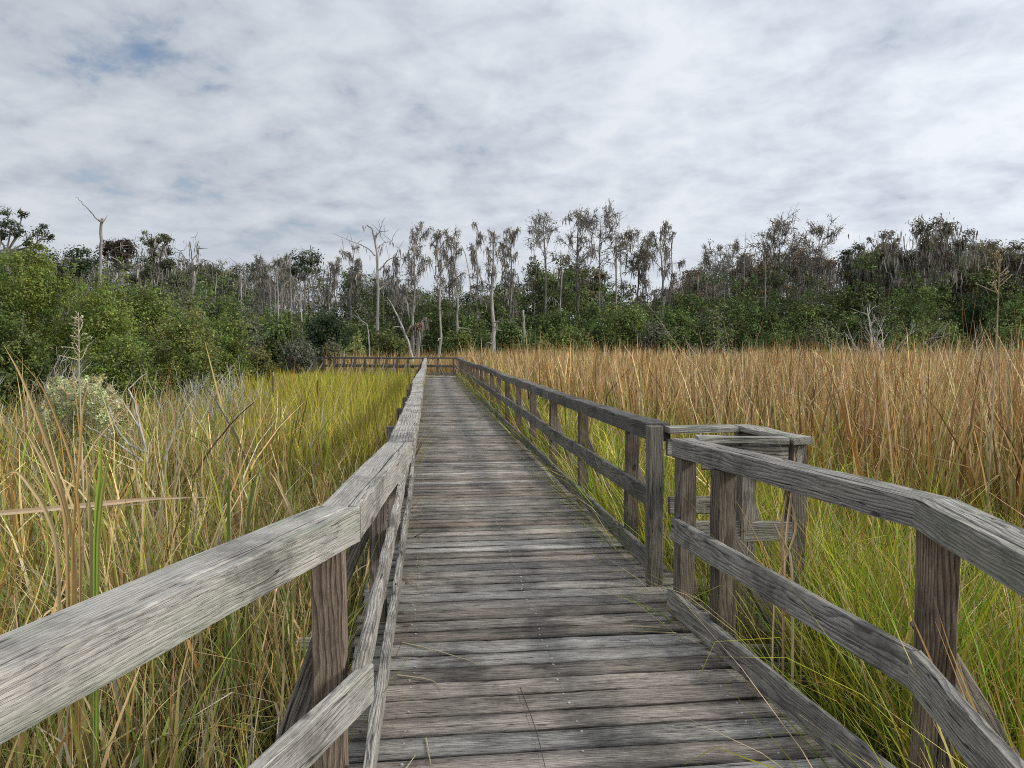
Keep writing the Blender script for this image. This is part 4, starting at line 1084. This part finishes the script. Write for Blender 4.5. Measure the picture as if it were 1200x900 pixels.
broadtree('pine', 'dark compact pine crown topping the left-hand mossy wood', 357, 292, 78, 19, PINE, 11, depth_px=32, moss=.3, n=46, per=60, size=.19, R=.7, trunk_r=.13)
broadtree('oak', 'mossy grey-green oak below the sparse tufted pine', 178, 300, 44, 34, [(2, (.09, .10, .05)), (1, (.12, .12, .08))], 12, depth_px=60, moss=1.0, n=110, per=90, size=.13, R=.8)
broadtree('pine', 'dark green pine crowns low behind the bushes between tall pine and dead trunk', 82, 290, 60, 26, PINE, 13, depth_px=40, moss=.1, n=70, per=60, size=.2, R=.9)
broadtree('oak', 'rust-tinged cypress crown low right of the gaunt crooked cypress', 812, 312, 82, 22, RUST + FOLC, 14, depth_px=60, moss=1.2, n=70, per=46, size=.24, R=.8)
broadtree('oak', 'orange-brown leafy crown behind the lopsided dark cypress', 890, 293, 90, 34, RUST, 15, depth_px=60, moss=1.5, n=90, per=46, size=.26, R=.9)
broadtree('oak', 'ginger patch of foliage under the round-crowned bare cypress', 944, 288, 90, 26, RUST, 16, depth_px=50, moss=1.2, n=70, per=46, size=.26, R=.9)

# ------------------------------------------------------------------ bushes at the left, close enough to see their leaves
LG = [(3, (.235, .30, .055)), (2, (.155, .225, .046)), (1.4, (.32, .36, .085))]
LD = [(3, (.125, .175, .042)), (2, (.08, .125, .032)), (1.2, (.19, .22, .06))]
LO = [(3, (.19, .19, .06)), (2, (.13, .15, .05)), (1, (.24, .19, .07))]
LY = [(2, (.16, .18, .05)), (2, (.20, .17, .05)), (1, (.12, .14, .05))]
LGR = [(3, (.17, .175, .125)), (2, (.12, .14, .08)), (1, (.24, .24, .18))]
bush('bush', 'big bright green feathery bush at the left edge, tallest of the near bushes', 30, 290, 20, 74, LG, 1, .06, 260, 190, R=.32)
bush('bush', 'bright green bush in the middle of the near group, just under the tall dead trunk', 105, 326, 19, 66, LG, 2, .06, 240, 190, R=.31)
bush('bush', 'dark green bush half hidden behind the bright ones under the sparse pine', 165, 332, 25, 66, LD + LG, 3, .08, 190, 150, R=.42)
bush('bush', 'olive bush with a rusty tinge in the middle of the left bank', 212, 352, 20, 62, LO + LG, 4, .06, 200, 150, R=.30)
bush('bush', 'low bright bush at the waist of the near green group, behind the pale flowering shrub', 120, 385, 16, 50, LG + LD, 5, .05, 180, 170, R=.24)
bush('bush', 'deep green low bush at the lower left edge behind the tall blades', 8, 360, 16, 52, LD, 6, .065, 140, 140, R=.28)
bush('bush', 'dark leafy bush above the grey twiggy thicket', 262, 366, 23, 48, LD + LG, 7, .065, 180, 150, R=.34)
bush('bush', 'yellowing bush beside the meadow\'s left corner', 302, 398, 27, 24, LY, 8, .09, 80, 110, R=.36)
bush('bush', 'tall grey-green bush behind the left bank, under the splintered snag', 212, 335, 36, 44, LGR + LD, 9, .13, 120, 100, R=.60)
bush('bush', 'fresh green bush right of the splintered snag on the left bank', 255, 345, 40, 34, LD, 10, .13, 110, 100, R=.60)
bush('bush', 'grey-leaved bush at the foot of the pale trunk with two stub arms', 285, 362, 44, 30, LGR, 11, .14, 90, 100, R=.6)
bush('bush', 'dark rounded bush at the back corner of the yellow meadow', 325, 378, 52, 30, LD, 12, .17, 100, 100, R=.75)
bush('bush', 'very dark green bush behind the meadow, left of the far walkway', 382, 366, 60, 36, [(1, (.035, .06, .022)), (1, (.05, .08, .03))], 13, .19, 110, 100, R=.85)
bush('bush', 'pale grey scrub along the meadow\'s back edge', 352, 398, 50, 26, LGR, 14, .14, 80, 90, R=.5, stems=12, stemcol=(.4, .38, .35))
bush('bush', 'pale yellow-green flowering bush just behind the far walkway', 417, 396, 54, 16, [(3, (.40, .42, .20)), (2, (.28, .32, .12))], 15, .14, 60, 90, R=.5)
bush('bush', 'olive bush at the foot of the big forked dead tree', 452, 384, 58, 28, LO + LD, 16, .17, 90, 90, R=.6)
bush('bush', 'grey-olive bush left of the pale flowering one behind the walkway', 390, 402, 52, 20, LGR + LO, 17, .14, 70, 90, R=.5)

# bushes along the far edge of the reeds
FE = 'bushes along the far edge of the reeds'
MG = [(3, (.14, .195, .06)), (2, (.095, .145, .045)), (1.3, (.20, .24, .085))]
YG = [(3, (.19, .235, .075)), (2, (.14, .19, .055))]
edge = [('light green bush under the slender white cypress', 540, 386, 62, 20, YG), ('dark green bush between the slender white cypress and the thick white trunk', 558, 372, 66, 26, MG),
        ('mid green bush at the foot of the thick white-trunked cypress', 598, 380, 64, 24, MG), ('low yellow-green bush beside the broken-topped stump', 626, 398, 60, 18, YG),
        ('tall dark green bush under the bare wide-armed cypress', 648, 360, 70, 30, MG), ('loose light green bush under the tallest cypress', 668, 384, 62, 20, YG),
        ('deep green bush below the sky gap', 702, 366, 70, 30, MG), ('lightest green rounded bush right of the sky gap', 742, 362, 64, 28, YG),
        ('grey-leaved bush at the foot of the domed mossy cypress', 768, 380, 62, 18, LGR), ('fresh green bush right of the domed mossy cypress', 790, 360, 66, 26, MG),
        ('grey-green rounded bush with pale twigs, first of the right-hand row', 838, 368, 60, 36, YG + LGR), ('tall green bush rising behind the grey-green rounded one', 872, 348, 72, 36, MG),
        ('dense mid green bush left of the brown gap', 912, 376, 62, 34, MG), ('yellow-green crown below the round-crowned bare cypress', 945, 352, 70, 26, YG),
        ('pale leaved scrubby bush in the middle of the right-hand row', 962, 382, 60, 22, LGR + YG), ('dark bush between the pale scrub and the grey snag bush', 998, 366, 66, 28, MG),
        ('tall bright green tree-like bush under the great mossy oak', 1072, 326, 66, 42, MG + YG), ('grey-topped bush left of the tall bright one', 1030, 350, 64, 24, LGR + MG),
        ('olive bush low in front of the tall bright one', 1098, 372, 58, 36, YG), ('very dark bush behind the tall reed stalk', 1135, 342, 66, 36, [(1, (.035, .06, .022)), (1, (.05, .08, .03))]),
        ('dark green bush at the right edge, tallest there', 1182, 336, 62, 34, MG), ('low olive bush at the right edge behind the reeds', 1195, 384, 54, 28, YG),
        ('low light bush right of the grey snag bush', 1055, 392, 56, 22, YG), ('shadowy green bush left of the grey-green rounded one', 806, 384, 60, 22, MG)]
for i, (lb, x, y, Y, hf, pal) in enumerate(edge):
    bush('bush', lb, x, y, Y, hf, pal, 40 + i, .19, 95, 85, R=.75, group=FE, material=M_FAR, stems=5)

# ------------------------------------------------------------------ twiggy dead shrubs
def deadshrub(label, x, ytop, Y, half, seed, n=26, col=(.44, .42, .39), rad=.012, group=None, spread=1.0):
    rng = np.random.default_rng(6000 + seed); top = at(x, ytop, Y); H = top[2] - GZ; hw = half / 860 * Y
    b = np.array([top[0], Y, GZ]); T = thing('dead_shrub', b, label, 'shrub', group); ac = Acc()
    for k in range(n):
        az = rng.uniform(0, 6.3); p0 = b + np.array([rng.normal(0, hw * .35), rng.normal(0, hw * .3), 0])
        d = np.array([math.cos(az) * .35 * spread, math.sin(az) * .35 * spread, 1]); L = H * rng.uniform(.65, 1.0)
        c = np.array(col) * rng.uniform(.6, 1.15)
        pts = limb(ac, p0, d, L, rad, rad * .35, rng, 7, .16, .06, 4, c)
        for j in range(6):
            q = rng.integers(2, 7); p2 = limb(ac, pts[q], sub(pts[q] - pts[q - 1], rng.uniform(.4, .9), rng.uniform(0, 6.3)), L * rng.uniform(.12, .3), rad * .5, rad * .2, rng, 4, .2, .06, 3, c)
            limb(ac, p2[2], sub(p2[2] - p2[1], .7, rng.uniform(0, 6.3)), L * .1, rad * .3, rad * .15, rng, 3, .2, .05, 3, c)
    ac.build('branches', M_BARK, T)
    return T
deadshrub('grey leafless thicket of upright twigs at the left corner of the yellow meadow', 272, 412, 13.5, 30, 1, 46, rad=.010)
deadshrub('grey leafless twigs left of the main grey thicket', 236, 425, 12.5, 26, 2, 26, rad=.009)
deadshrub('pale bare branches poking out of the dark lower bushes at the left edge', 40, 395, 13, 26, 3, 16, rad=.014)
deadshrub('bleached bare snag bush at the reeds\' far edge right of centre', 1036, 352, 54, 14, 4, 12, col=(.5, .48, .44), rad=.05)
deadshrub('bare white sapling in front of the grey-green rounded bush', 826, 388, 52, 9, 5, 7, col=(.55, .53, .5), rad=.03)
deadshrub('bare twiggy sapling at the right end of the reeds', 1085, 385, 40, 16, 6, 8, col=(.4, .37, .32), rad=.02)
deadshrub('tangled grey twigs over the reeds at the right edge', 1190, 385, 30, 16, 7, 16, col=(.4, .38, .35), rad=.016)

# pale flowering shrub
rng = np.random.default_rng(81); b = at(92, 470, 9.5); b[2] = GZ
T = thing('groundsel_bush', b, 'shrub with fluffy cream flower heads among the dry grass at the left', 'shrub'); ac = Acc(); fa = Acc()
for k in range(40):
    tx = rng.uniform(50, 140); ty = 456 + abs(tx - 92) * .12 + rng.uniform(-8, 42); tp = at(tx, ty - 4, 9.5 + rng.normal(0, .35))
    p0 = b + np.array([rng.normal(0, .22), rng.normal(0, .2), .1]); m1 = p0 + (tp - p0) * .55 + rng.normal(0, .05, 3)
    tube(ac, [p0, m1, tp], [.010, .007, .004], 4, (.25, .22, .17), cap=False)
    n = 6; C = tp + np.column_stack([rng.normal(0, .05, n), rng.normal(0, .05, n), rng.uniform(-.16, .10, n)])
    clumps(fa, C, np.full(n, .045), 44, .028, [(3, (.62, .60, .40)), (2, (.50, .50, .30)), (1, (.7, .68, .5))], rng, flatten=1.4)
    C = tp + rng.normal(0, .10, (4, 3)) - (0, 0, .18); clumps(fa, C, np.full(4, .08), 26, .04, [(1, (.22, .25, .10)), (1, (.30, .31, .16))], rng)
ac.build('stem', M_BARK, T); fa.build('flower_heads', M_LEAF, T)

# driftwood-like dead branch heap in the left grass
def stick(acc, pix, Y, r0, r1, col, rng, dY=0.0):
    pts = np.array([at(px, py, Y + dY * i) for i, (px, py) in enumerate(pix)])
    fi = np.linspace(0, len(pts) - 1, 4 * len(pts)); q = np.column_stack([np.interp(fi, range(len(pts)), pts[:, j]) for j in range(3)]) + rng.normal(0, r0 * .25, (len(fi), 3))
    tube(acc, q, np.linspace(r0, r1, len(fi)), 6, col)
ac = Acc(); b = at(172, 545, 7.6); b[2] = GZ
T = thing('dead_branch', b, 'bleached forked dead branches sprawling in the dry grass left of the walk', 'branch'); rng = np.random.default_rng(82)
c = (.42, .40, .36)
for pix in ([(172, 580), (172, 540), (166, 505), (150, 480), (143, 468)], [(172, 530), (163, 495), (158, 470), (150, 455), (172, 437)], [(170, 530), (150, 520), (135, 500), (128, 478), (118, 470)], [(168, 540), (140, 522), (118, 508), (100, 498)], [(183, 560), (200, 520), (210, 490), (225, 470)]):
    stick(ac, pix, 7.6, .013, .004, c, rng, .06)
ac.build('branches', M_BARK, T)
ac = Acc(); b = at(255, 520, 7.0); b[2] = GZ
T = thing('dead_branch', b, 'dark thin straight stick slanting up to the right over the grass', 'branch'); stick(ac, [(225, 560), (250, 522), (275, 492), (298, 471)], 7.0, .010, .005, (.10, .06, .045), rng); ac.build('stem', M_BARK, T)
# epiphyte clump on a stub by the far walk
rng = np.random.default_rng(83); b = at(489, 415, 51); b[2] = GZ
T = thing('tree_stub', b, 'broken tree stub capped by a shaggy russet clump beside the leaning snag', 'tree'); ac = Acc(); fa = Acc()
tube(ac, [b, b + (0.1, 0, 1.4), at(489, 388, 51)], [.16, .12, .10], 7, GREY); ac.build('trunk', M_BARK, T)
C = np.array([at(489 + rng.normal(0, 4), 384 + rng.normal(0, 3), 51 + rng.normal(0, .2)) for k in range(16)])
clumps(fa, C, np.full(16, .22), 40, .12, [(2, (.24, .13, .07)), (1, (.18, .14, .10))], rng)
i = rng.integers(0, 16, 90); strands(fa, C[i] + rng.normal(0, .15, (90, 3)), rng.uniform(.3, 1.1, 90), rng.uniform(.05, .12, 90), pick(rng, MOSSC, 90), rng); tag(fa.build('epiphyte_clump', M_MOSS, T), kind='stuff')

# ------------------------------------------------------------------ single plants that stand out
def blade_pix(acc, pix, Y, w, col, rng, dY=0.0, tip=.1, c1=None):
    """one leaf drawn by picture points at depth Y"""
    pts = np.array([at(px, py, Y + dY * i) for i, (px, py) in enumerate(pix)]); m = len(pts)
    fi = np.linspace(0, m - 1, 5 * m); q = np.column_stack([np.interp(fi, range(m), pts[:, j]) for j in range(3)])
    ker = np.array([1, 2, 3, 2, 1]) / 9.0
    for j in range(3):
        e = np.concatenate([[q[0, j]] * 2, q[:, j], [q[-1, j]] * 2]); q[:, j] = np.convolve(e, ker, 'valid')
    f = np.linspace(0, 1, len(q)); d = np.gradient(q, axis=0); s = np.cross(d, (0, 1, 0.15)); s /= np.linalg.norm(s, axis=1)[:, None] + 1e-9
    tw = .5 * np.sin(f * 2 + rng.uniform(0, 6)); s = s * np.cos(tw)[:, None] + np.array([0, 1, 0]) * np.sin(tw)[:, None]
    hw = .5 * w * np.clip((1 - f) * 2.2, tip, 1); nn = np.cross(s, d); nn /= np.linalg.norm(nn, axis=1)[:, None] + 1e-9
    V = np.stack([q - s * hw[:, None], q + nn * hw[:, None] * .35, q + s * hw[:, None]], 1).reshape(-1, 3); n = len(q)
    fa = [(i * 3 + k, i * 3 + k + 1, i * 3 + k + 4, i * 3 + k + 3) for i in range(n - 1) for k in (0, 1)]
    c0 = np.array(col); c1 = c0 if c1 is None else np.array(c1)
    acc.add(V, fa, c=np.repeat(c0 * (1 - f[:, None]) + c1 * f[:, None], 3, 0))
rng = np.random.default_rng(90)
def leafplant(label, x, Y, specs, name='cattail'):
    b = at(x, 500, Y); b[2] = GZ; T = thing(name, b, label, 'plant', None)
    for pix, wd, c0, c1 in specs:
        ac = Acc(); p = [(pix[0][0] + (x - pix[0][0]) * .15, 408 + (EYE - GZ) * 860 / Y)] + pix
        blade_pix(ac, p, Y, wd, c0, rng, c1=c1); ac.build('leaf', M_GRASS, T)
    return T
BR = (.36, .22, .09); ST = (.56, .42, .22); GR = (.20, .30, .05); OR = (.44, .29, .10)
leafplant('cattail with long brown blades leaning left, tallest plant at the left edge', 75, 2.9,
          [([(90, 640), (60, 530), (25, 440), (3, 402)], .017, OR, ST), ([(95, 620), (85, 540), (50, 450), (0, 398)], .010, OR, BR), ([(84, 640), (93, 540), (97, 475), (104, 445)], .011, OR, OR),
           ([(70, 640), (50, 590), (20, 550), (0, 560)], .018, ST, ST), ([(80, 660), (75, 590), (45, 530), (30, 505), (0, 493)], .014, BR, ST), ([(95, 640), (112, 520), (102, 465)], .010, ST, ST)])
leafplant('cattail with two broad fresh green blades among the dry ones', 112, 2.9,
          [([(112, 650), (114, 590), (118, 545), (118, 506)], .019, GR, (.30, .38, .06)), ([(114, 640), (119, 580), (128, 535), (134, 508)], .013, GR, (.40, .36, .08)), ([(108, 650), (104, 590), (100, 530)], .016, (.24, .30, .07), ST)])
leafplant('pair of dark green blades standing behind the left handrail', 272, 4.0,
          [([(268, 620), (268, 570), (270, 540)], .024, (.12, .22, .05), (.2, .3, .06)), ([(290, 620), (293, 590), (300, 556), (318, 540)], .022, (.12, .2, .05), (.24, .3, .08))])
leafplant('pale broken straw blades bent over in the dry grass beside the left rail', 330, 4.6,
          [([(338, 610), (330, 570), (318, 545), (300, 540)], .014, ST, ST), ([(345, 640), (342, 600), (325, 565), (316, 552)], .022, ST, (.66, .52, .32)), ([(372, 610), (400, 575), (425, 560), (452, 500)], .013, ST, ST), ([(385, 620), (405, 590), (430, 585), (450, 580)], .013, ST, ST)])
leafplant('stiff straw blades crossing in front of the lookout nook', 905, 3.35,
          [([(918, 690), (915, 620), (925, 560), (938, 520)], .011, (.36, .24, .13), ST), ([(918, 700), (922, 620), (930, 560), (932, 522)], .013, (.4, .27, .15), (.62, .48, .32)), ([(930, 655), (915, 630), (902, 600)], .012, (.6, .48, .3), (.66, .55, .38)), ([(905, 690), (935, 620), (925, 580), (917, 572)], .009, ST, ST)])
def panicle(label, x, ytop, Y, yp, half, seed, col=(.46, .38, .24), lean=0):
    rng = np.random.default_rng(7000 + seed); b = at(x + lean, 408, Y); b[2] = GZ
    T = thing('reed_stalk', b, label, 'plant', 'tall seeded reed stalks'); s = Acc(); p = Acc()
    top = at(x, ytop, Y); m = at(x + lean * .3, (ytop + 500) / 2, Y); tube(s, [b, m, top], [.008, .006, .0025], 5, col)
    s.build('stem', M_BARK, T); z0 = at(x, yp, Y)[2]; hw = half / 860 * Y
    for k in range(22):
        q = rng.random(); z = z0 + (top[2] - z0) * q * .95; xx = top[0] + (b[0] - top[0]) * (top[2] - z) / (top[2] - GZ) * .6
        az = rng.uniform(0, 6.3); d = np.array([math.cos(az), math.sin(az) * .7, rng.uniform(.35, 1.1)])
        L = hw * (1.15 - q * .8) * rng.uniform(.5, 1.1); pts = limb(p, (xx, Y, z), d, L, .004, .002, rng, 4, .1, -.02, 3, np.array(col) * rng.uniform(.8, 1.15))
        n = 6; i = rng.integers(2, 5, n); leaves(p, pts[i] + rng.normal(0, .004, (n, 3)), rng.normal(size=(n, 3)), np.full(n, .022), np.tile(np.array(col) * 1.15, (n, 1)), rng, .3)
    p.build('seed_head', M_GRASS, T)
panicle('tallest reed stalk, with an open feathery seed head over the reeds at the right', 1172, 298, 5.2, 352, 26, 1, lean=-14)
panicle('pale reed stalk with a bristly whitish seed head in front of the left bushes', 92, 366, 5.5, 425, 20, 2, col=(.55, .48, .34), lean=2)
def cattail_spike(label, x, ytop, Y, seed):
    b = at(x, 408, Y); b[2] = GZ; T = thing('cattail_spike', b, label, 'plant', 'brown cattail spikes in the meadow')
    s = Acc(); top = at(x, ytop, Y); tube(s, [b, top], [.012, .008], 5, (.42, .34, .16)); s.build('stem', M_BARK, T)
    h = Acc(); L = 26 / 860 * Y; z = np.linspace(0, 1, 7); tube(h, [top - (0, 0, L * (1 - q) + .06) for q in z], .015 * np.array([.5, .95, 1, 1, 1, .95, .5]), 7, (.13, .07, .035)); h.build('seed_head', M_BARK, T)
cattail_spike('brown cattail spike near the left edge of the yellow meadow', 320, 436, 12, 1); cattail_spike('brown cattail spike in the middle of the yellow meadow', 372, 441, 12.5, 2)
# broken pale stem lying across the left grass
ac = Acc(); b = at(130, 590, 4.6); b[2] = GZ
T = thing('broken_reed', b, 'long pale broken reed lying flat across the dry grass at the left', 'plant')
blade_pix(ac, [(-60, 606), (40, 598), (120, 590), (180, 584), (262, 582)], 4.6, .034, (.62, .46, .30), rng, .03); ac.build('leaf', M_GRASS, T)
ac = Acc(); blade_pix(ac, [(-20, 604), (60, 597), (150, 592), (210, 585)], 4.62, .012, (.68, .56, .38), rng, .03); ac.build('leaf', M_GRASS, T)

# ------------------------------------------------------------------ bits blown on to the deck
bits = [('dry straw blade lying on the planks under the left rail, curved end towards the middle', [(-.16, 3.55), (.02, 3.47), (.06, 3.35)], .004), ('longest dry straw on the planks near the left kick board', [(-.15, 3.95), (.05, 3.80), (.26, 3.62)], .004),
        ('short straw on the nearest planks at the left', [(-.02, 2.95), (.0, 2.75)], .005), ('pale straw slanting over the near left planks', [(-.14, 2.62), (-.06, 2.82)], .004),
        ('straw poking through the left railing further along the deck', [(-.18, 5.1), (-.08, 4.9), (-.02, 4.65)], .004), ('thin dark stem lying lengthwise in the middle of the near planks', [(.42, 3.35), (.44, 2.95), (.43, 2.6)], .0025),
        ('small dark twig on the planks beside the left rail at mid distance', [(-.12, 6.2), (.02, 6.5)], .006), ('straw wedged under the right kick board', [(1.30, 4.0), (1.1, 4.04)], .004)]
for i, (lb, pts, wd) in enumerate(bits):
    q = np.array([P(s, t_, .006 + .004 * (j % 2)) for j, (s, t_) in enumerate(pts)]); fi = np.linspace(0, len(q) - 1, 9); q = np.column_stack([np.convolve(np.pad(np.interp(fi, range(len(q)), q[:, j]), 2, 'reflect', reflect_type='odd'), [.1, .2, .4, .2, .1], 'valid') for j in range(3)])
    ac = Acc(); tube(ac, q, np.linspace(wd, wd * .4, 9), 4, (.10, .08, .06) if 'dark' in lb else (.58, .50, .34))
    tag(ac.build('fallen_twig' if 'twig' in lb else 'fallen_straw', M_GRASS), lb, 'straw' if 'twig' not in lb else 'twig', 'bits of straw fallen on the deck')
